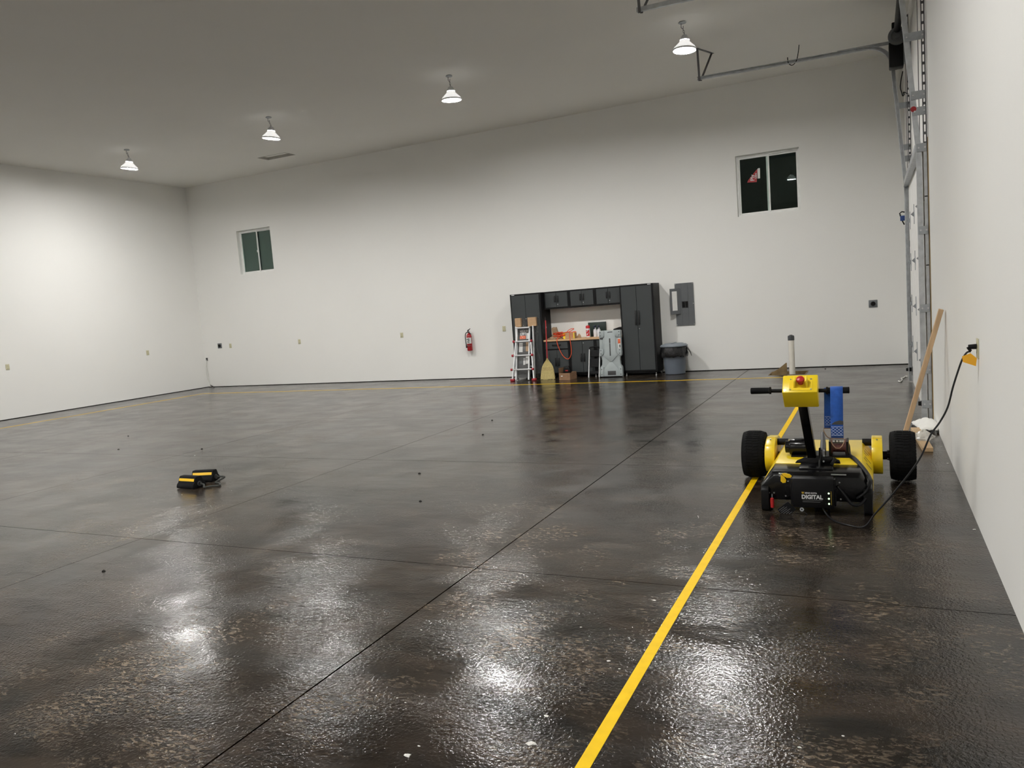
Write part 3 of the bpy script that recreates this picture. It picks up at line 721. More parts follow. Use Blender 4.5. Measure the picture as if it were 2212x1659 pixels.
for k in range(11):
    a = math.radians(-150 + 120*k/10)
    for z in (.03, .16): vs.append((-5.64+.0437*math.cos(a), 15.80+.0437*math.sin(a), WT+z))
for k in range(10): fs.append((2*k, 2*k+2, 2*k+3, 2*k+1))
lb = lb.add(vs, fs).build('label', 'cap_red', t)
MB().prism([(-5.665, WT+.06), (-5.61, WT+.12), (-5.64, WT+.05)], 'y', 15.80-.0448, 15.80-.0444).prism([(-5.66, WT+.12), (-5.62, WT+.15), (-5.655, WT+.15)], 'y', 15.80-.0448, 15.80-.0444).build('print', 'print_white', lb, smooth=0)
# cardboard box with yellow ends
t = thing('parts_box', 'small cardboard box with yellow printed ends under the orange cord', 'box', (-6.02, 15.72, WT))
B(-6.13, -5.90, 15.64, 15.78, WT, WT+.125).build('carton', 'card', t, bev=.003, seg=1)
B(-6.165, -6.12, 15.636, 15.784, WT, WT+.13).build('end_flap', 'print_yellow', t, smooth=0)
B(-5.925, -5.905, 15.636, 15.784, WT, WT+.128).build('end_flap', 'print_yellow', t, smooth=0)
B(-5.96, -5.948, 15.6375, 15.6395, WT+.02, WT+.122).build('stripe', 'print_orange', t, smooth=0)
def crumple(cx, cy, z0, rx, ry, h, seed, amp=.25, n=18, m=9, top=1.0):
    r = random.Random(seed); mb = MB(); vs = []; ph = [r.uniform(0, 6.28) for _ in range(8)]
    for i in range(m+1):
        f = i/m
        for k in range(n):
            a = 2*math.pi*k/n; q = (1-f**2.2*top)*(1 + amp*(math.sin(3*a+ph[0]+4*f)*.4 + math.sin(5*a+ph[1]-3*f)*.35 + r.uniform(-.5, .5)*.6)) + .02
            vs.append((cx+rx*q*math.cos(a), cy+ry*q*math.sin(a), z0 + h*f*(1+.12*math.sin(2*a+ph[2]))))
    fs = [(i*n+k, i*n+(k+1) % n, (i+1)*n+(k+1) % n, (i+1)*n+k) for i in range(m) for k in range(n)]
    fs += [tuple(range(n-1, -1, -1)), tuple(range(m*n, m*n+n))]
    return mb.add(vs, fs)
pb = crumple(-6.36, 15.70, WT, .15, .12, .07, 3, .35).v
t = thing('paper_bag', 'crumpled brown paper bag lying under the orange cord', 'paper bag', (-6.36, 15.72, WT))
crumple(-6.37, 15.69, WT+.001, .165, .11, .055, 3, .35, top=.5).build('flat_part', 'kraft', t, smooth=25)
MB().prism([(-6.52, WT+.02), (-6.33, WT+.02), (-6.36, WT+.16), (-6.39, WT+.27), (-6.42, WT+.25), (-6.46, WT+.27), (-6.50, WT+.24), (-6.49, WT+.12)], 'y', 15.80, 15.87).build('upright_part', 'kraft', t, bev=.012, smooth=25)
tag(crumple(-5.855, 15.80, WT, .045, .04, .085, 9, .3).build('paper_bundle', 'card', smooth=25), 'crumpled tan paper bundle right of the yellow-ended box', 'paper')
# coiled orange cord, with one long loop hanging over the front edge
rr = random.Random(21); pts = []
for k in range(150):
    a = k*.62; rad = .075 + .05*math.sin(k*.37) + rr.uniform(-.012, .012)
    pts.append((-6.26 + .03*math.sin(k*.11) + rad*1.25*math.cos(a), 15.69 + rad*.75*math.sin(a), WT + .085 + .055*math.sin(k*.29+1)*(1-.4*abs(math.cos(a))) + k*.0002))
t = thing('extension_cord', 'coiled orange extension cord on the worktop with a long loop hanging down', 'cord', (-6.26, 15.69, WT))
MB().tube(spline(pts, 2), .0065, 5).build('coil', 'cord_orange', t)
lp = [(-6.22, 15.62, WT+.05), (-6.27, 15.56, WT+.02), (-6.275, 15.525, .79), (-6.23, 15.52, .64), (-6.16, 15.515, .50), (-6.08, 15.51, .425), (-6.02, 15.51, .42), (-5.965, 15.515, .50), (-5.95, 15.515, .64), (-5.96, 15.52, .78), (-5.985, 15.56, .90), (-6.01, 15.62, .985), (-6.10, 15.66, .99), (-6.20, 15.66, .97)]
MB().tube(spline(lp), .0075, 6).build('hanging_loop', 'cord_orange', t)
MB().tube(spline([(-6.14, 15.68, .985), (-6.06, 15.70, .99), (-5.96, 15.74, 1.04), (-5.95, 15.74, 1.055), (-6.02, 15.72, 1.05), (-6.09, 15.70, .995), (-5.98, 15.68, .985), (-5.90, 15.67, .985), (-5.88, 15.69, .99), (-5.95, 15.71, .99)]), .0075, 6).build('loose_turn', 'cord_orange', t)
t = thing('power_drill', 'dark hand tool lying on the worktop behind the grey work table', 'tool', (-4.95, 15.78, WT))
MB().cyl((-5.06, 15.80, WT+.13), (-4.93, 15.78, WT+.15), .020, .034, 12).cyl((-4.93, 15.78, WT+.15), (-4.86, 15.77, WT+.155), .036, n=12).build('body', 'black_plastic', t, bev=.004)
B(-4.93, -4.885, 15.75, 15.80, WT, WT+.14).build('grip', 'black_plastic', t, bev=.008)

# ================================================================== THINGS STANDING BY THE CABINETS
# --- multi-position ladder still in its wrapping
def ly(z): return 15.215 + .22*z
ld = thing('step_ladder', 'silver and red folding ladder in clear wrapping, leaning on the left tall cabinet', 'ladder', (-7.0, 15.25, 0))
X_ = (1, 0, 0)
for s, x0, x1 in ((-1, -7.255, -7.185), (1, -6.735, -6.83)):
    MB().bar((x0, ly(0)-.02, .02), (x1, ly(.86)-.02, .87), X_, .030, .055).build('flared_rail', 'alu', ld, bev=.004, seg=1)
    xi = -7.185 if s < 0 else -6.880
    MB().bar((xi, ly(0)+.02, .012), (xi, ly(1.17)+.02, 1.17), X_, .030, .055).build('inner_rail', 'alu', ld, bev=.004, seg=1)
    xr = -7.215 if s < 0 else -6.80
    MB().bar((xr, ly(0)+.16, .012), (xr, ly(1.17)+.02, 1.19), X_, .030, .05).build('rear_rail', 'alu', ld, bev=.004, seg=1)
    MB().box(x0-.045, x0+.045, ly(0)-.065, ly(0)+.03, .001, .05).build('foot', 'knob_red', ld, bev=.01)
for z, hw0, hw1 in ((.25, -7.275, -6.765), (.555, -7.255, -6.785), (.86, -7.235, -6.81), (1.155, -7.21, -6.84)):
    MB().bar((hw0+.02, ly(z)-.035, z), (hw1-.02, ly(z)-.035, z), (0, 1, 0), .05, .028).build('rung', 'alu', ld, bev=.006)
    if z < 1.1:
        for xx in (hw0, hw1): MB().cyl((xx-.022, ly(z)-.045, z), (xx+.022, ly(z)-.045, z), .028, n=12).build('lock_knob', 'knob_red', ld, bev=.004)
for z in (.30, .62): MB().bar((-7.21, 15.378+.098*z, z), (-6.81, 15.378+.098*z, z), (0, 1, 0), .04, .025).build('rear_rung', 'alu', ld, smooth=0)
for a, b in ((-7.225, -7.085), (-6.915, -6.715)):
    B(a, b, ly(1.17)-.005, CF-.022, 1.175, 1.37).build('cardboard_corner', 'card', ld, bev=.004, seg=1)
cd = MB().bar((-7.035, ly(.06)+.056, .06), (-7.035, ly(1.11)+.056, 1.11), X_, .285, .004).build('leaflet', 'outlet_dark', ld, smooth=0)
def on_card(u0, u1, z0, z1, name, m, off=.0030):
    zc = (z0+z1)/2
    return MB().bar(((u0+u1)/2, ly(z0)+.056-off, z0), ((u0+u1)/2, ly(z1)+.056-off, z1), X_, u1-u0, .0012).build(name, m, cd, smooth=0)
yd = Vector((0, .22, 1)).normalized()
lettering('MEGA M', .062, (-7.135, ly(1.055)+.0525, 1.055), X_, yd, 'print_white', cd, bold=.0015, width=.19)
lettering('17FT', .085, (-7.135, ly(.985)+.0525, .985), X_, yd, 'print_white', cd, bold=.004, width=.145)
on_card(-7.135, -6.99, .905, .975, 'print_block', 'print_orange'); on_card(-6.975, -6.905, .90, 1.03, 'print_block', 'paper')
on_card(-7.15, -7.06, .62, .82, 'print_block', 'paper'); on_card(-7.045, -6.995, .64, .80, 'print_block', 'panel_grey'); on_card(-6.985, -6.905, .63, .83, 'print_block', 'card')
on_card(-7.14, -7.05, .36, .50, 'print_block', 'panel_grey'); on_card(-7.04, -6.99, .34, .49, 'print_block', 'print_white'); on_card(-6.98, -6.90, .36, .52, 'print_block', 'paper')
r = random.Random(4)
def film(x0, x1, z0, z1, off, nx, nz, amp):
    m_ = MB(); vs = []
    for j in range(nz+1):
        for i in range(nx+1):
            z = z0+(z1-z0)*j/nz
            vs.append((x0+(x1-x0)*i/nx + r.uniform(-.006, .006), min(ly(z)+off+r.uniform(-amp, amp), 15.512), z + r.uniform(-.008, .008)))
    return m_.add(vs, [(j*(nx+1)+i, j*(nx+1)+i+1, (j+1)*(nx+1)+i+1, (j+1)*(nx+1)+i) for j in range(nz) for i in range(nx)])
film(-7.165, -6.895, .05, 1.36, .030, 8, 26, .006).build('clear_wrap', 'clear_film', ld, smooth=25)
vs = []; m_ = MB(); nz = 24
for j in range(nz+1):
    z = .03+(1.34)*j/nz
    for i in range(5): vs.append((-6.735 - .10*math.sin(z*2.2)**2 + .02*i + .05*(1-z/1.4) + r.uniform(-.006, .006), min(ly(z) + .02 + .055*i, 15.515) + r.uniform(-.004, .004), z))
m_.add(vs, [(j*5+i, j*5+i+1, (j+1)*5+i+1, (j+1)*5+i) for j in range(nz) for i in range(4)]).build('clear_wrap', 'clear_film', ld, smooth=25)

# --- corn broom
br = thing('corn_broom', 'straw broom with a red handle leaning beside the wrapped ladder', 'broom', (-6.50, 15.34, 0))
yb0 = 15.33
MB().cyl((-6.470, yb0+.045, .42), (-6.505, 15.52, 1.28), .0125, n=12).build('handle', 'broom_red', br)
MB().cyl((-6.5045, 15.518, 1.275), (-6.508, 15.53, 1.36), .011, n=10).build('handle_tip', 'black_plastic', br)
MB().cyl((-6.498, 15.497, 1.115), (-6.499, 15.502, 1.145), .0132, n=12).build('band', 'bottle_white', br)
nx, nz = 26, 12; vs = []; r = random.Random(8)
prof = [(0, .175), (.08, .165), (.18, .148), (.27, .125), (.33, .095), (.38, .055), (.42, .022), (.45, .015)]
for z, hw in prof:
    for sd in (-1, 1):
        for i in range(nx+1):
            u = -1+2*i/nx
            th = (.040-.018*(z/.45))*math.sqrt(max(0.02, 1-u*u*.9)) + (.003 if i % 2 else -.002)
            zz = z + (r.uniform(-.010, .004) if z == 0 else 0)
            vs.append((-6.47 + hw*u + (r.uniform(-.004, .004)), yb0 + .10*z + sd*th, max(.002, zz+.008)))
n2 = 2*(nx+1); fs = []
for j in range(len(prof)-1):
    for sd in range(2):
        for i in range(nx):
            a = j*n2 + sd*(nx+1) + i; fs.append((a, a+1, a+1+n2, a+n2))
    fs += [(j*n2, j*n2+nx+1, (j+1)*n2+nx+1, (j+1)*n2), (j*n2+nx, (j+1)*n2+nx, (j+1)*n2+2*nx+1, j*n2+2*nx+1)]
fs.append(tuple(range(nx+1)) + tuple(range(2*nx+1, nx, -1)))
bh = MB().add(vs, fs).build('straw_head', 'straw', br, smooth=20)
for z in (.21, .25): 
    hw = .143 if z < .23 else .132
    MB().tube([(-6.47+hw*math.cos(a), yb0+.10*z+.034*math.sin(a), z) for a in [2*math.pi*k/24 for k in range(24)]], .0035, 5, True).build('stitching', 'card_dark', bh)

# --- open cardboard box holding a small black case
bx_ = thing('cardboard_box', 'low open brown cardboard box on the floor beside the broom', 'box', (-5.96, 15.25, 0))
ca = math.radians(-6); cx_, sx_ = math.cos(ca), math.sin(ca); AX = ((cx_, sx_, 0), (-sx_, cx_, 0), (0, 0, 1)); bc = Vector((-5.97, 15.26, 0))
def lb_(u0, u1, v0, v1, z0, z1): return MB().obox(bc + Vector(AX[0])*(u0+u1)/2 + Vector(AX[1])*(v0+v1)/2 + Vector((0, 0, (z0+z1)/2)), AX, ((u1-u0)/2, (v1-v0)/2, (z1-z0)/2))
lb_(-.13, .13, -.16, -.155, .001, .15).build('side', 'card_dark', bx_, smooth=0); lb_(-.13, .13, .155, .16, .001, .15).build('side', 'card_dark', bx_, smooth=0)
lb_(-.13, -.125, -.155, .155, .001, .15).build('side', 'card_dark', bx_, smooth=0); lb_(.125, .13, -.155, .155, .001, .15).build('side', 'card_dark', bx_, smooth=0)
lb_(-.125, .125, -.155, .155, .001, .006).build('bottom', 'card_dark', bx_, smooth=0)
lb_(-.132, -.128, -.15, .15, .15, .255).build('flap', 'card_dark', bx_, smooth=0); lb_(-.085, -.045, -.1615, -.1605, .075, .095).build('tape', 'print_white', bx_, smooth=0)
ks = thing('tool_case', 'small black rounded case with a red label standing in the cardboard box', 'case', (-5.96, 15.22, .007))
MB().prism([(-6.035, .008), (-5.885, .008), (-5.880, .19), (-5.895, .275), (-5.915, .288), (-6.005, .288), (-6.022, .275), (-6.04, .19)], 'y', 15.17, 15.28).build('shell', 'black_gloss', ks, bev=.008)
B(-5.985, -5.925, 15.1675, 15.1695, .182, .205).build('label', 'sticker_red', ks, smooth=0)

# --- folded step stool
sl = thing('step_stool', 'folded black step stool with a silver side rail beside the grey work table', 'step stool', (-5.42, 15.42, 0))
for x in (-5.535, -5.30):
    MB().bar((x, 15.36, .002), (x+.008, 15.50, .60), X_, .018, .038).build('side_rail', 'alu', sl, bev=.003, seg=1)
MB().tube([(-5.528, 15.50, .59), (-5.52, 15.505, .64), (-5.42, 15.51, .655), (-5.31, 15.505, .64), (-5.292, 15.50, .59)], .014, 8).build('top_bar', 'black_plastic', sl)
for z0, z1 in ((.08, .14), (.22, .40), (.44, .58)):
    MB().bar((-5.413, 15.392+.235*z0, z0), (-5.413, 15.392+.235*z1, z1), X_, .212, .022).build('tread', 'black_plastic', sl, bev=.004, seg=1)

# --- grey moulded folding work table standing on end
gw = thing('folding_work_table', 'grey moulded plastic work table folded and standing on end by the right tall cabinet', 'work table', (-5.05, 15.42, 0))
cxw = -5.035; y0w, y1w = 15.36, 15.47
def lean(mb, k=.05):
    for v in mb.v: v.y += k*v.z
    return mb
half = [(.245, .02), (.245, .16), (.235, .22), (.20, .27), (.195, .36), (.205, .42), (.235, .455), (.240, .50), (.240, .58), (.238, .80), (.236, .96), (.225, .985)]
poly = [(cxw+a, b) for a, b in half] + [(cxw-a, b) for a, b in reversed(half)]
body = lean(MB().prism(poly, 'y', y0w+.03, y1w)).build('shell', 'plastic_grey', gw, bev=.008)
def raised(pts, name='rib', m='plastic_grey', d=.022, off=0.0):
    return lean(MB().prism([(cxw+a, b) for a, b in pts], 'y', y0w+.028-d+off, y0w+.034+off)).build(name, m, gw, bev=.006)
for s in (-1, 1):
    raised([(s*.245, .02), (s*.245, .16), (s*.232, .22), (s*.165, .22), (s*.165, .02)])
    raised([(s*.240, .455), (s*.240, .60), (s*.155, .60), (s*.155, .50), (s*.20, .455)])
    raised([(s*.236, .84), (s*.234, .96), (s*.225, .98), (s*.12, .98), (s*.12, .87), (s*.15, .84)])
    for u, z in ((.21, .06), (.21, .17), (.205, .50), (.205, .57), (.205, .88), (.205, .95)):
        MB().lathe([(.011, 0), (.009, .004)], (cxw+s*u, y0w+.006+.05*z, z), (0, -1, 0), 10).build('plug', 'plastic_dark', gw)
raised([(-.165, .02), (.165, .02), (.165, .16), (.03, .315), (-.03, .315), (-.165, .16)], d=.012)
raised([(-.12, .98), (.12, .98), (.12, .52), (.155, .46), (.03, .335), (-.03, .335), (-.155, .46), (-.12, .52)], d=.012)
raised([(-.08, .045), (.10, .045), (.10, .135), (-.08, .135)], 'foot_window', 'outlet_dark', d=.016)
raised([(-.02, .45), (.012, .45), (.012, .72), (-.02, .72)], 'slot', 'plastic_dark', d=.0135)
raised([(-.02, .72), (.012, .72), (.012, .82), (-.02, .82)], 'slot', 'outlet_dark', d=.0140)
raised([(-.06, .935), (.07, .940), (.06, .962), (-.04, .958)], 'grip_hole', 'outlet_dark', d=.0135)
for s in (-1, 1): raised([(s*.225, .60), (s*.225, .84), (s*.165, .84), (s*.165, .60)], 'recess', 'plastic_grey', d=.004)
raised([(-.222, .80), (-.160, .80), (-.160, .84), (-.222, .84)], 'painted_shadow', 'outlet_dark', d=.010)  # dark plate painted as the shade under the raised corner
raised([(.170, .60), (.228, .60), (.228, .81), (.170, .81)], 'product_label', 'paper', d=.008)
raised([(.172, .70), (.226, .70), (.226, .80), (.172, .80)], 'product_label', 'print_orange', d=.010); raised([(.198, .615), (.224, .615), (.224, .68), (.198, .68)], 'product_label', 'outlet_dark', d=.010)

# --- rubbish bin with liner
tb = thing('rubbish_bin', 'grey-blue round rubbish bin with black liner and lid by the far wall', 'bin', (-3.755, 15.66, 0))
bcx, bcy = -3.755, 15.69
MB().lathe([(.195, .002), (.205, .012), (.235, .40), (.245, .56), (.235, .565), (.225, .40)], (bcx, bcy, 0), n=40).build('bin_body', 'bin_grey', tb)
MB().lathe([(.272, .568), (.280, .575), (.280, .592), (.262, .600), (.255, .612), (.20, .622), (.19, .632), (.05, .640), (.002, .640)], (bcx, bcy, 0), n=40).build('lid', 'lid_grey', tb)
B(bcx-.02, bcx+.02, bcy-.18, bcy+.18, .636, .648).build('lid_grip', 'lid_grey', tb, bev=.005)
r = random.Random(12); vs = []; n = 44
for j, (rad, z) in enumerate(((.250, .572), (.268, .555), (.276, .50), (.280, .43), (.276, .385), (.262, .37))):
    for k in range(n):
        a = 2*math.pi*k/n; q = rad + (r.uniform(-.010, .012) if j > 0 else 0); vs.append((bcx+q*math.cos(a), bcy+q*math.sin(a), z + (r.uniform(-.03, .02) if j > 3 else 0)))
fs = [(j*n+k, j*n+(k+1) % n, (j+1)*n+(k+1) % n, (j+1)*n+k) for j in range(5) for k in range(n)]
ln = MB().add(vs, fs).build('liner', 'bag_black', tb, smooth=30)
MB().add([(bcx+.26, bcy-.05, .55), (bcx+.27, bcy+.05, .55), (bcx+.33, bcy-.06, .45), (bcx+.335, bcy+.04, .44), (bcx+.365, bcy-.055, .36), (bcx+.35, bcy+.03, .37)], [(0, 1, 3, 2), (2, 3, 5, 4)]).build('liner_tail', 'bag_black', ln, solid=.004)

# --- drain pipe standing in an open pit
pp = thing('drain_pipe', 'white plastic drain pipe with a black cap standing in the floor pit', 'pipe', (-1.41, 15.03, -.16))
MB().lathe([(.053, -.16), (.053, .625), (.045, .625), (.045, .60)], (-1.41, 15.03, 0), n=28).build('pipe', 'pvc_white', pp)
MB().lathe([(.057, .622), (.058, .69), (.050, .712), (.028, .715), (.026, .725), (.002, .725)], (-1.41, 15.03, 0), n=8).build('cap', 'pvc_cap', pp, smooth=20)
pt_ = thing('floor_pit', 'square open pit lined with rough boards around the drain pipe', 'pit', ((PIT[0]+PIT[1])/2, (PIT[2]+PIT[3])/2, -.2))
x0, x1, y0, y1 = PIT
B(x0, x1, y0, y1, -.22, -.16).build('soil', 'soil', pt_, smooth=0)
for a in ((x0, x0+.018, y0, y1), (x1-.018, x1, y0, y1), (x0+.018, x1-.018, y0, y0+.018), (x0+.018, x1-.018, y1-.018, y1)):
    B(*a, -.22, .004).build('lining_board', 'plywood', pt_, smooth=0)
tri = [at(1676, 808, y=15.18), at(1700, 786.5, y=15.18), at(1701, 806, y=15.18)]
tag(MB().prism([(-1.80, -.14), (-1.80, .012), (-1.68, .075), (-1.53, .195), (-1.515, .19), (-1.515, -.14)], 'y', 15.16, 15.178).build('plywood_scrap', 'plywood', smooth=0), 'brown plywood scrap with a slanted top standing in the pit by the pipe', 'board')

# ================================================================== BY THE RIGHT WALL
pf = at(1944, 980, z=0); pt0 = at(2035, 667, x=RX-.02)
lp0 = Vector((.195, pf.y, .0)); lp1 = Vector((RX-.030, pt0.y-.35, 0)); tp = at(2033, 668, x=RX-.034)
a = Vector((pf.x, pf.y, .004)); b = tp
tag(MB().bar(a+Vector((0, 0, .02)), b, (0, 1, 0), .089, .038).build('stud', 'lumber', bev=.003, seg=1), 'wooden stud leaning against the right wall behind the dolly wheel', 'lumber')
tag(MB().prism([(.315, 9.06), (.408, 9.06), (.460, 7.965), (.371, 7.965)], 'z', .001, .039).build('floor_board', 'lumber_flat', bev=.002, seg=1), 'short flat board lying on the floor along the right wall', 'lumber')
tag(crumple(.405, 8.42, .0395, .085, .12, .085, 31, .35, n=22).build('plastic_bag', 'clear_bag', smooth=30), 'crumpled clear plastic bag lying on the flat board', 'plastic bag')
r = random.Random(5); vs = []; nx, ny = 10, 8
for j in range(ny+1):
    for i in range(nx+1):
        u, v = i/nx, j/ny; vs.append((.36+.20*u + .02*math.sin(v*5), 8.90+.62*v, .012 + .095*math.sin(math.pi*min(1, u*.75+.05))*math.sin(math.pi*(v*.8+.1)) + r.uniform(-.006, .006)))
tag(MB().add(vs, [(j*(nx+1)+i, j*(nx+1)+i+1, (j+1)*(nx+1)+i+1, (j+1)*(nx+1)+i) for j in range(ny) for i in range(nx)]).build('white_cloth', 'cloth_white', solid=.004, smooth=50), 'white cloth heaped against the right wall at the door track', 'cloth')

# charging cord from the outlet to the dolly
Yc = 5.46
cpx = ((2097, 759), (2088, 762), (2078, 778), (2068, 806), (2058, 838), (2047, 880), (2030, 912), (2010, 940), (1990, 985), (1965, 1022), (1940, 1053), (1915, 1083), (1890, 1110))
cp = [at(x, y, y=Yc) for x, y in cpx]
cp += [Vector((-.10, 5.45, .006)), Vector((-.20, 5.47, .006)), Vector((-.29, 5.56, .006)), Vector((-.34, 5.66, .02)), Vector((-.37, 5.70, .06))]
for p in cp: p.z = max(p.z, .006)
pc = thing('charging_cord', 'black charging cord running from the right wall outlet down to the dolly', 'cord', (.1, Yc, 0))
MB().tube(spline(cp, 5), .0058, 7).build('cord', 'cord_black', pc)
MB().cyl((RX-.0105, 5.462, 1.178), (RX-.055, 5.462, 1.178), .017, .014, 12).cyl((RX-.055, 5.462, 1.178), cp[0], .012, .008, 10).build('plug', 'black_plastic', pc, bev=.002)
tq = [at(x, y, y=Yc-.01) for x, y in ((2078, 770), (2096, 763), (2110, 774), (2108, 791), (2080, 782))]
tg = MB().add(tq + [p + Vector((.002, .012, 0)) for p in tq], [(0, 1, 2, 3, 4), (9, 8, 7, 6, 5)] + [(i, (i+1) % 5, (i+1) % 5+5, i+5) for i in range(5)]).build('warning_tag', 'tag_orange', pc, smooth=0); tg['label'] = 'orange warning tag wrapped on the cord'

# ================================================================== WHEEL CHOCKS
def chock(cx, cy, ang, label):
    t = thing('wheel_chock', label, 'wheel chock', (cx, cy, 0), 'pair of roped rubber wheel chocks')
    c, s = math.cos(ang), math.sin(ang)
    def tf_(mb):
        for v in mb.v: v.x, v.y = cx + c*v.x - s*v.y, cy + s*v.x + c*v.y
        return mb
    L = .125
    cr = [(-.085, .004), (-.088, .02), (-.080, .045), (-.060, .062), (-.038, .115), (-.028, .124), (.028, .124), (.038, .115), (.060, .062), (.080, .045), (.088, .02), (.085, .004)]
    tf_(MB().prism([(y, z) for y, z in cr], 'x', -L, L)).build('block', 'rubber', t, bev=.006)
    d = Vector((.022, .053)).normalized()
    for sd in (-1, 1):
        p0, p1 = Vector((sd*-.0555, .0765)), Vector((sd*-.0445, .103)); nrm = Vector((sd*-.053, .022)).normalized()
        tf_(MB().prism([(p0.x, p0.y), (p1.x, p1.y), (p1.x+nrm.x*.002, p1.y+nrm.y*.002), (p0.x+nrm.x*.002, p0.y+nrm.y*.002)], 'x', -L+.012, L-.014)).build('stripe', 'chock_yellow', t, smooth=0)
    tf_(MB().lathe([(.026, 0), (.026, .008), (.014, .008), (.013, -.002)], (L, 0, .046), (1, 0, 0), 20)).build('eyelet', 'dark_steel', t)
    return t
c1 = Vector((-6.575, 5.70, 0)); c2 = Vector((-6.655, 5.965, 0))
chock(c1.x, c1.y, math.radians(-2), 'black wheel chock with a yellow stripe, the nearer of the roped pair')
chock(c2.x, c2.y, math.radians(16), 'black wheel chock with a yellow stripe, the farther of the roped pair')
e1 = c1 + Vector((.137, -.004, .046)); e2 = c2 + Vector((.132, .040, .046))
rp_ = [e1, e1+Vector((.05, 0, -.012)), at(441, 1053, z=.012), at(452, 1051, z=.012), at(466, 1049.5, z=.012), at(475, 1048, z=.012), at(474, 1044, z=.012), at(466, 1041.5, z=.012), e2+Vector((.09, .02, -.01)), e2]
tag(MB().tube(spline(rp_), .0095, 7).build('chock_rope', 'rope_grey'), 'dark rope looped between the two wheel chocks', 'rope')

# ================================================================== FLOOR CRUMBS
wc = [(1255, 1355, .010), (1400, 1385, .014), (1315, 1428, .016), (1338, 1445, .010), (1180, 1547, .018), (905, 1612, .010), (880, 1632, .026), (1148, 1607, .034), (858, 1508, .008), (876, 1518, .008), (421, 984, .020), (500, 1060, .010), (1800, 1181, .008), (1821, 1590, .010), (1727, 1615, .012), (1413, 1297, .016), (2036, 966, .020), (2055, 1001, .016), (2106, 1144, .014), (910, 1361, .010), (1166, 1508, .012)]
for k, (x, y, sz_) in enumerate(wc):
    p = at(x, y, z=0)
    if p.x > RX-.03: p.x = RX-.03
    o = crumple(p.x, p.y, .0005, sz_*.62, sz_*.36, sz_*.22, 100+k, .4, n=7, m=3).build('drywall_crumb', 'chip_white', smooth=0)
    own = {(421, 984): 'white crumb on the floor joint beyond the wheel chocks', (500, 1060): 'white crumb on the floor just right of the chock rope', (1800, 1181): 'tiny white crumb on the floor right in front of the dolly',
           (2036, 966): 'white crumb at the foot of the right wall, beside the plastic bag', (2055, 1001): 'white crumb at the foot of the right wall, level with the dolly wheel', (2106, 1144): 'white crumb at the foot of the right wall, nearest the camera',
           (1148, 1607): 'largest white flake of plaster, left of the tape at the bottom edge', (1400, 1385): 'white crumb touching the left edge of the wide yellow tape', (880, 1632): 'long white flake near the dark floor joint at the bottom edge'}
    tag(o, own.get((x, y), 'small white crumb of plaster lying on the dark floor'), 'crumb', 'white crumbs scattered on the floor')
for k, (x, y) in enumerate(((1063, 908), (1043, 939), (906, 1023), (908, 1083), (277, 942), (256, 971), (224, 1234), (436, 970), (1011, 818), (1783, 797))):
    p = at(x, y, z=0)
    tag(crumple(p.x, p.y, .0005, .016, .012, .010, 200+k, .4, n=7, m=3).build('dirt_clod', 'dirt', smooth=0), 'small black clod of dirt lying on the floor', 'dirt clod', 'black dirt clods scattered on the floor')

# ================================================================== TRAILER DOLLY
dl = thing('trailer_dolly', 'yellow and black motorised trailer dolly standing on the tape line by the right wall', 'trailer dolly', (-.41, 6.4, 0))
# hull
hull = [(-.805, .10), (-.805, .165), (-.715, .300), (-.115, .300), (-.040, .195), (-.040, .10)]
hl = MB().prism(hull, 'y', 6.03, 6.98).build('hull', 'dolly_yellow', dl, bev=.006)
sc_ = MB()                                                   # scuffed instruction print on the right slope
d_ = Vector((.075, 0, -.105)).normalized(); n_ = Vector((.105, 0, .075)).normalized()
for k, (u0, u1, v0, v1) in enumerate(((.02, .07, 6.60, 6.62), (.02, .05, 6.52, 6.535), (.03, .10, 6.42, 6.432), (.02, .06, 6.34, 6.35), (.05, .11, 6.25, 6.265), (.03, .09, 6.70, 6.712))):
    c = Vector((-.115, (v0+v1)/2, .300)) + d_*(u0+u1)/2 + n_*.0012
    sc_.obox(c, (d_, (0, 1, 0), n_), ((u1-u0)/2, (v1-v0)/2, .0006))
sc_.build('print', 'print_grey', hl, smooth=0)
# black battery box at the back end with its two skids
rb = MB()
secs = [(5.765, [(-.790, .085), (-.790, .185), (-.700, .262), (-.125, .262), (-.047, .180), (-.047, .085)]),
        (5.80, [(-.792, .085), (-.792, .195), (-.712, .290), (-.118, .290), (-.045, .190), (-.045, .085)]),
        (6.03, [(-.800, .085), (-.800, .165), (-.715, .297), (-.115, .297), (-.042, .190), (-.042, .085)])]
vs = [(x, y, z) for y, pl in secs for x, z in pl]; n = 6
rb.add(vs, [tuple(range(n-1, -1, -1)), tuple(range(2*n, 3*n))] + [(j*n+k, j*n+(k+1) % n, (j+1)*n+(k+1) % n, (j+1)*n+k) for j in range(2) for k in range(n)])
rbo = rb.build('battery_box', 'black_gloss', dl, bev=.006)
for (x, z) in ((-.735, .135), (-.700, .135), (-.60, .225), (-.255, .225), (-.62, .115), (-.25, .105)):
    MB().lathe([(.006, 0), (.005, .004)], (x, 5.764, z), (0, -1, 0), 10).build('screw', 'steel', rbo)
MB().box(-.30, -.225, 5.79, 5.80, .268, .276).box(-.70, -.665, 5.79, 5.80, .268, .276).build('latch_plate', 'steel', rbo, smooth=0) if False else None
for a in ((-.31, -.21), (-.665, -.605)): B(a[0], a[1], 5.772, 5.790, .275, .281).build('latch', 'steel', rbo, smooth=0)
for x0 in (-.790, -.102): MB().prism([(5.735, .02), (5.75, .004), (5.93, .004), (5.97, .03), (6.02, .10), (6.02, .165), (5.765, .185), (5.735, .16)], 'x', x0, x0+.056).build('skid', 'black_powder', dl, bev=.006)
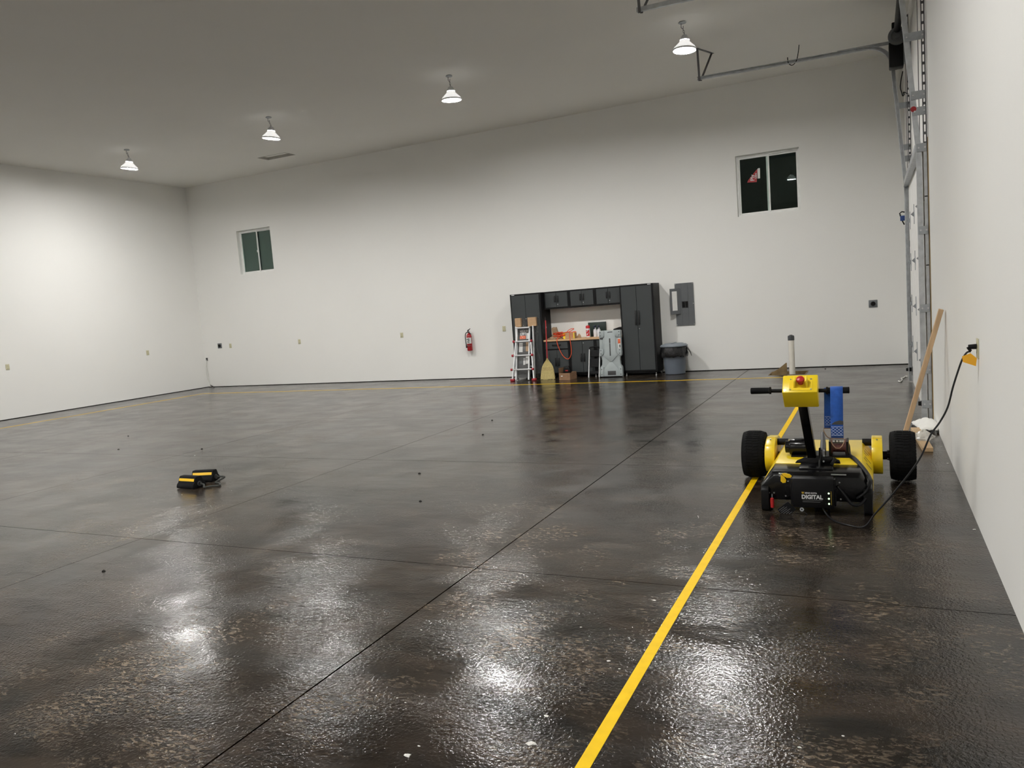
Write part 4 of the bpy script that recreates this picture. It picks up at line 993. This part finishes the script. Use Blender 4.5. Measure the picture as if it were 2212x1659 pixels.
# charger
ch = B(-.568, -.288, 5.668, 5.762, .058, .272).build('charger', 'black_plastic', dl, bev=.012)
MB().box(-.578, -.565, 5.69, 5.755, .07, .262).build('heat_sink', 'black_powder', ch, bev=.003); MB().box(-.291, -.278, 5.69, 5.755, .07, .262).build('heat_sink', 'black_powder', ch, bev=.003)
yl = 5.6676
lettering('DIGITAL', .040, (-.503, yl, .125), (1, 0, 0), (0, 0, 1), 'print_white', ch, bold=.0016, width=.140)
lettering('MINN KOTA', .0135, (-.480, yl, .162), (1, 0, 0), (0, 0, 1), 'print_white', ch, bold=.0005, width=.080)
MB().prism([(-.503, .176), (-.499, .161), (-.488, .161), (-.484, .176), (-.489, .172), (-.4935, .177), (-.498, .172)], 'y', yl-.0005, yl).build('emblem', 'gold_print', ch, smooth=0)
for z, x1 in ((.113, -.365), (.101, -.380)): B(-.497, x1, yl-.0004, yl, z, z+.0035).build('small_print', 'print_grey', ch, smooth=0)
for z in (.168, .130, .093):
    MB().lathe([(.0062, 0), (.0055, .003)], (-.323, yl, z), (0, -1, 0), 14).build('indicator_light', 'led_green', ch)
    lettering(str({.168: 1, .130: 2, .093: 3}[z]), .010, (-.345, yl, z-.004), (1, 0, 0), (0, 0, 1), 'print_grey', ch)
B(-.3085, -.3055, yl-.0004, yl, .086, .184).build('stripe', 'gold_print', ch, smooth=0)
# gear cases
gp = [(a-.06, b) for a, b in [(6.86, .070)] + arc(6.80, .205, .135, 255, 150, 7) + [(6.71, .310), (6.82, .352), (7.06, .335), (7.16, .30), (7.18, .22), (7.05, .09)]]
for x0, x1 in ((-.868, -.788), (-.050, .030)):
    g = MB().prism(gp, 'x', x0, x1).build('gear_case', 'dolly_yellow', dl, bev=.006)
    MB().box(x0+.004, x1-.004, 6.78, 6.84, .345, .356).build('cover_seam', 'dolly_yellow', g, smooth=0)
    MB().lathe([(.007, 0), (.006, .006)], ((x0+x1)/2, 6.74, .346), (0, -.3, 1), 10).build('bolt', 'steel', g)
for x0, x1 in ((-.790, -.70), (-.12, -.048)): MB().cyl((x0, 6.88, .30), (x1, 6.88, .30), .030, n=14).build('drive_motor', 'black_powder', dl)
# wheels
WY, WZ, WK = 6.815, .2045, .967
def wheel(xc, inner):
    o = (xc, WY, WZ); hw = .094
    t = MB().lathe([(a*WK, b) for a, b in [(.105, -hw+.02), (.125, -hw+.004), (.165, -hw), (.192, -hw+.006), (.2025, -hw+.025), (.205, 0), (.2025, hw-.025), (.192, hw-.006), (.165, hw), (.125, hw-.004), (.105, hw-.02)]], o, (1, 0, 0), 56, caps=False)
    t = t.build('wheel', 'rubber', dl)
    tr = MB(); N = 46
    for k in range(N):
        a0 = 2*math.pi*k/N
        for j in range(4):
            u0, u1 = -hw+.006+j*.0465, -hw+.006+j*.0465+.042; sh = .03*(-1)**j*.6
            vs = []
            for (u, da) in ((u0, -.048 + sh), (u1, -.048 - sh*.2), (u1, .030 - sh*.2), (u0, .030 + sh)):
                cr = .1965 - (.012 if abs(u) > hw-.02 else .0) - .002*(abs(u)/hw)**2
                for rr_ in (cr-.006, cr+.0055):
                    a = a0+da; vs.append((xc+u, WY+rr_*math.cos(a), WZ+rr_*math.sin(a)))
            tr.add(vs, [(0, 2, 4, 6), (1, 7, 5, 3), (0, 1, 3, 2), (2, 3, 5, 4), (4, 5, 7, 6), (6, 7, 1, 0)])
    tr.build('tread', 'rubber', t, smooth=0)
    MB().lathe([(.002, -.03), (.05, -.03), (.06, -.05), (.105, -.06), (.107, .06), (.06, .05), (.05, .03), (.002, .03)], o, (1, 0, 0), 32).build('rim', 'black_powder', t)
    s = -1 if inner < xc else 1
    MB().cyl((xc+s*.02, WY, WZ), (xc+s*.10, WY, WZ), .042, n=16).build('hub', 'black_powder', t)
    for k in range(5):
        a = 2*math.pi*k/5; MB().cyl((xc+s*.045, WY+.036*math.cos(a), WZ+.036*math.sin(a)), (xc+s*.112, WY+.036*math.cos(a), WZ+.036*math.sin(a)), .008, n=8).build('lug_nut', 'dark_steel', t)
wheel(-.972, -.87); wheel(.174, .03)
MB().cyl((-.89, WY, WZ), (-.86, WY, WZ), .03, n=14).build('axle', 'black_powder', dl); MB().cyl((.028, WY, WZ), (.075, WY, WZ), .034, n=14).build('axle', 'black_powder', dl)
# tail jack
MB().box(-.43, -.40, 5.80, 5.84, .004, .10).box(-.345, -.325, 5.80, 5.84, .004, .10).cyl((-.40, 5.82, .055), (-.345, 5.82, .055), .050, n=20).build('caster', 'black_powder', dl, bev=.002)
# mast and control box
e_ = Vector((0, .72, .69)).normalized(); dv = Vector((0, -.69, .72)).normalized(); xm = -.468
F_ = Vector((xm, 5.42, .921)); cc = F_ + e_*.0765 - dv*.083
mb0 = cc - dv*.86; 
MB().bar(cc - dv*.07, mb0 + Vector((.016, 0, 0)), (1, 0, 0), .062, .062).build('mast', 'black_gloss', dl, bev=.006)
MB().prism([(-.575, .296), (-.255, .296), (-.262, .325), (-.33, .352), (-.41, .36), (-.50, .345), (-.56, .318)], 'y', 6.04, 6.055).box(-.53, -.30, 5.86, 6.05, .288, .305).build('mast_bracket', 'black_gloss', dl, bev=.003)
MB().prism([(5.87, .30), (6.18, .30), (6.05, .42), (5.98, .43)], 'x', -.398, -.384).build('gusset', 'black_gloss', dl, bev=.003)
cbx = MB().obox(cc, ((1, 0, 0), e_, dv), (.1125, .0765, .083)).build('control_box', 'dolly_yellow', dl, bev=.008)
def fp(u, v, h=0): return F_ + Vector((u, 0, 0)) + e_*v + dv*h
MB().obox(fp(.005, .068, .0015), ((1, 0, 0), e_, dv), (.072, .052, .0015)).build('switch_plate', 'dolly_yellow', cbx, bev=.001, seg=1)
for u, v in ((-.060, .024), (.070, .024), (-.060, .112), (.070, .112)): MB().lathe([(.006, 0), (.004, .004)], fp(u, v, .003), dv, 10).build('screw', 'steel', cbx)
for s in (-1, 1):
    g = MB().add([fp(.005+s*.034, .035, .003), fp(.005+s*.046, .035, .003), fp(.005+s*.046, .105, .003), fp(.005+s*.034, .105, .003), fp(.005+s*.030, .060, .048), fp(.005+s*.042, .060, .048), fp(.005+s*.042, .105, .048), fp(.005+s*.030, .105, .048)],
                 [(0, 3, 2, 1), (4, 5, 6, 7), (0, 1, 5, 4), (1, 2, 6, 5), (2, 3, 7, 6), (3, 0, 4, 7)]).build('button_guard', 'dolly_yellow', cbx, bev=.002, seg=1)
eb = MB().lathe([(.017, .003), (.016, .028), (.026, .032), (.027, .042), (.024, .050), (.012, .055), (.001, .056)], fp(.005, .078), dv, 24).build('stop_button', 'estop_red', cbx); eb['label'] = 'red mushroom stop button'
bz = cc.z + .006; by = cc.y - .01
MB().cyl((-.785, by, bz+.004), (-.170, by, bz-.006), .0135, n=14).build('handlebar', 'black_powder', dl)
MB().lathe([(.019, 0), (.0225, .004), (.0215, .10), (.021, .122), (.025, .126), (.025, .136), (.016, .138)], (-.798, by, bz+.004), (1, 0, 0), 20).build('grip', 'rubber', dl)
MB().lathe([(.016, 0), (.025, .002), (.025, .012), (.021, .016), (.0215, .135), (.0225, .142), (.019, .146)], (-.310, by, bz-.004), (1, 0, 0), 20).build('grip', 'rubber', dl)
# winch on the deck
wn = MB().box(-.62, -.20, 6.42, 6.62, .300, .312).box(-.345, -.330, 6.44, 6.60, .312, .42).box(-.222, -.207, 6.44, 6.60, .312, .42).build('winch_frame', 'black_powder', dl, smooth=0)
MB().lathe([(.040, 0), (.048, .003), (.048, .030), (.060, .034), (.063, .040), (.063, .17), (.05, .175)], (-.668, 6.50, .366), (1, 0, 0), 28).build('winch_motor', 'black_gloss', wn)
MB().box(-.60, -.52, 6.49, 6.53, .426, .438).cyl((-.545, 6.48, .438), (-.52, 6.48, .438), .009, n=10).build('terminal', 'dark_steel', wn, smooth=30)
MB().lathe([(.058, 0), (.058, .01), (.042, .012), (.042, .10), (.058, .102), (.058, .112)], (-.333, 6.52, .368), (1, 0, 0), 28).build('drum', 'drum_red', wn)
lb2 = MB().bar((-.275, 6.468, .43), (-.275, 6.475, .40), X_, .085, .002).build('label', 'outlet_dark', wn, smooth=0)
for x in (-.31, -.285, -.262, -.244): MB().bar((x, 6.4665, .427), (x, 6.4695, .412), X_, .016, .001).build('print', 'print_white', lb2, smooth=0)
MB().lathe([(.060, 0), (.066, .006), (.066, .030), (.055, .034)], (-.400, 6.42, .375), (1, 0, 0), 28).build('ratchet_gear', 'black_powder', wn)
MB().tube([(-.376, 6.30, .52), (-.374, 6.28, .47), (-.376, 6.27, .42), (-.38, 6.24, .37), (-.376, 6.22, .345)], [.012, .017, .02, .018, .016], 10).build('snap_hook', 'dark_steel', wn)
for k in range(3): MB().lathe([(.007, 0), (.005, .005)], (-.365, 6.20-.05*k, .40-.03*k), (0, -1, .3), 8).build('bolt', 'galv_dull', wn)
wn.location.y -= .17
MB().bar((-.318, 5.98, .30), (-.288, 6.02, .345), X_, .022, .02).build('lever', 'black_plastic', dl, bev=.006)
# cables
def zz(x, y): return (1560+x/3.95, 760+y/3.95)
cpts = [at(*zz(1052, 745), y=6.45), at(*zz(1075, 800), y=6.42), at(*zz(1085, 880), y=6.32), at(*zz(1130, 915), y=6.15), at(*zz(1195, 985), y=5.98), at(*zz(1248, 1060), y=5.86), at(*zz(1262, 1115), y=5.745), at(*zz(1228, 1195), y=5.735), at(*zz(1150, 1252), y=5.74)]
MB().tube(spline(cpts), [.010+.006*min(1, k/14) if k < 30 else max(.009, .016-.0007*(k-30)) for k in range(len(spline(cpts)))], 10).build('power_cable', 'cord_black', dl)
c2_ = [at(*zz(985, 1150), y=5.74), at(*zz(1050, 1230), y=5.72), at(*zz(1110, 1300), y=5.72), at(*zz(1180, 1300), y=5.73), at(*zz(1230, 1250), y=5.74)]
MB().tube(spline(c2_), .011, 8).build('power_cable', 'cord_black', dl)
# key tags, red pull handle, hanging notice
kt = MB().prism([(-.642, .284), (-.622, .290), (-.585, .282), (-.570, .268), (-.582, .254), (-.606, .254), (-.630, .268)], 'y', 5.744, 5.748).build('key_tag', 'key_yellow', dl, bev=.001, seg=1)
MB().prism([(-.646, .280), (-.622, .262), (-.608, .238), (-.614, .220), (-.634, .216), (-.648, .230)], 'y', 5.736, 5.740).build('key_tag', 'key_yellow', dl, bev=.001, seg=1)
MB().cyl((-.652, 5.764, .276), (-.652, 5.742, .276), .004, n=8).tube([(-.652+.010*math.cos(a), 5.745, .276+.010*math.sin(a)) for a in [2*math.pi*k/12 for k in range(12)]], .0014, 5, True).build('key_ring', 'steel', dl)
rh = MB().lathe([(.008, 0), (.013, .004), (.014, .05), (.012, .072), (.006, .076)], (-.712, 5.735, .030), (0, 0, 1), 14).build('pull_handle', 'estop_red', dl); rh['label'] = 'red pull handle'
MB().cyl((-.712, 5.735, .10), (-.712, 5.750, .13), .004, n=8).build('pull_cable', 'dark_steel', dl)
ht = [at(*zz(x, y), y=5.70) for x, y in ((470, 1345), (560, 1280), (632, 1345), (540, 1425))]
hn = MB().add(ht + [p+Vector((0, .003, 0)) for p in ht], [(0, 1, 2, 3), (7, 6, 5, 4)] + [(i, (i+1) % 4, (i+1) % 4+4, i+4) for i in range(4)]).build('notice_card', 'black_plastic', dl, smooth=0)
pl_ = MB(); A_, B_, C_ = ht[0], ht[1], ht[3]
for k, (u0, u1) in enumerate(((.05, .55), (.1, .7), (.05, .62), (.12, .8), (.08, .6), (.05, .75))):
    v = .14 + k*.14
    p0 = A_ + (B_-A_)*u0 + (C_-A_)*v; p1 = A_ + (B_-A_)*u1 + (C_-A_)*v
    pl_.bar(p0+Vector((0, -.0015, 0)), p1+Vector((0, -.0015, 0)), C_-A_, .0035, .0008)
pl_.build('print', 'print_grey', hn, smooth=0)
rg_ = at(*zz(680, 1345), y=5.70)
MB().tube([(rg_.x+.010*math.cos(a), 5.70, rg_.z+.010*math.sin(a)) for a in [2*math.pi*k/16 for k in range(16)]], .0045, 7, True).build('cable_eye', 'bottle_white', dl)
MB().tube(spline([(rg_.x, 5.70, rg_.z), at(*zz(720, 1385), y=5.70), at(*zz(775, 1420), y=5.70)]), .003, 6).build('thin_cable', 'cord_black', dl)

# ---- blue strap hung over the right grip
ts = thing('tow_strap', 'blue webbing strap with two metal rings hung over the dolly handlebar', 'strap', (-.26, by, .55))
def webbing(x0, x1, path, name):
    m_ = MB(); vs = []
    for (y, z, sh) in path: vs += [(x0+sh, y, z), (x1+sh, y, z)]
    return m_.add(vs, [(2*i, 2*i+1, 2*i+3, 2*i+2) for i in range(len(path)-1)]).build(name, 'strap_blue', ts, solid=.003, smooth=60)
top = [(by+.0265*math.cos(a), bz-.004+.0265*math.sin(a)) for a in [math.radians(q) for q in (160, 130, 90, 50, 20)]]
wf = webbing(-.282, -.204, [(by-.028, .595, -.004), (by-.030, .70, -.004), (by-.030, .80, -.002)] + [(y, z, 0) for y, z in top], 'webbing')
wb = webbing(-.322, -.246, [(by+.0235, bz+.012, 0), (by+.030, .80, -.004), (by+.032, .72, -.007), (by+.030, .655, -.008)], 'webbing')
def stitches(x0, x1, y, z0, z1, par):
    s_ = MB()
    for k in range(3):
        a, b = z0+(z1-z0)*k/3, z0+(z1-z0)*(k+1)/3
        for i in range(3):
            u0, u1 = x0+(x1-x0)*i/3, x0+(x1-x0)*(i+1)/3
            s_.tube([(u0, y, a), (u1, y, b)], .0011, 4).tube([(u1, y, a), (u0, y, b)], .0011, 4)
    for z in (z0, z1): s_.tube([(x0, y, z), (x1, y, z)], .0011, 4)
    s_.build('stitching', 'stitch', par, smooth=0)
stitches(-.282, -.212, by-.0325, .615, .675, wf); stitches(-.322, -.262, by+.027, .675, .735, wb)
MB().prism([(-.283, .690), (-.207, .688), (-.207, .712), (-.23, .717), (-.26, .708)], 'y', by-.0335, by-.0318).build('maker_patch', 'outlet_dark', wf, smooth=0)
def ring(xc, y, z, w, nm='ring'):
    pts = [(xc-w, y, z), (xc-w*1.05, y, z-.018), (xc-w*.72, y-.004, z-.048), (xc-w*.30, y-.006, z-.066), (xc+w*.30, y-.006, z-.066), (xc+w*.72, y-.004, z-.048), (xc+w*1.05, y, z-.018), (xc+w, y, z)]
    return MB().tube(pts, .0032, 8, True).build(nm, 'bronze', ts)
ring(-.246, by-.028, .594, .040); ring(-.292, by+.030, .653, .040)
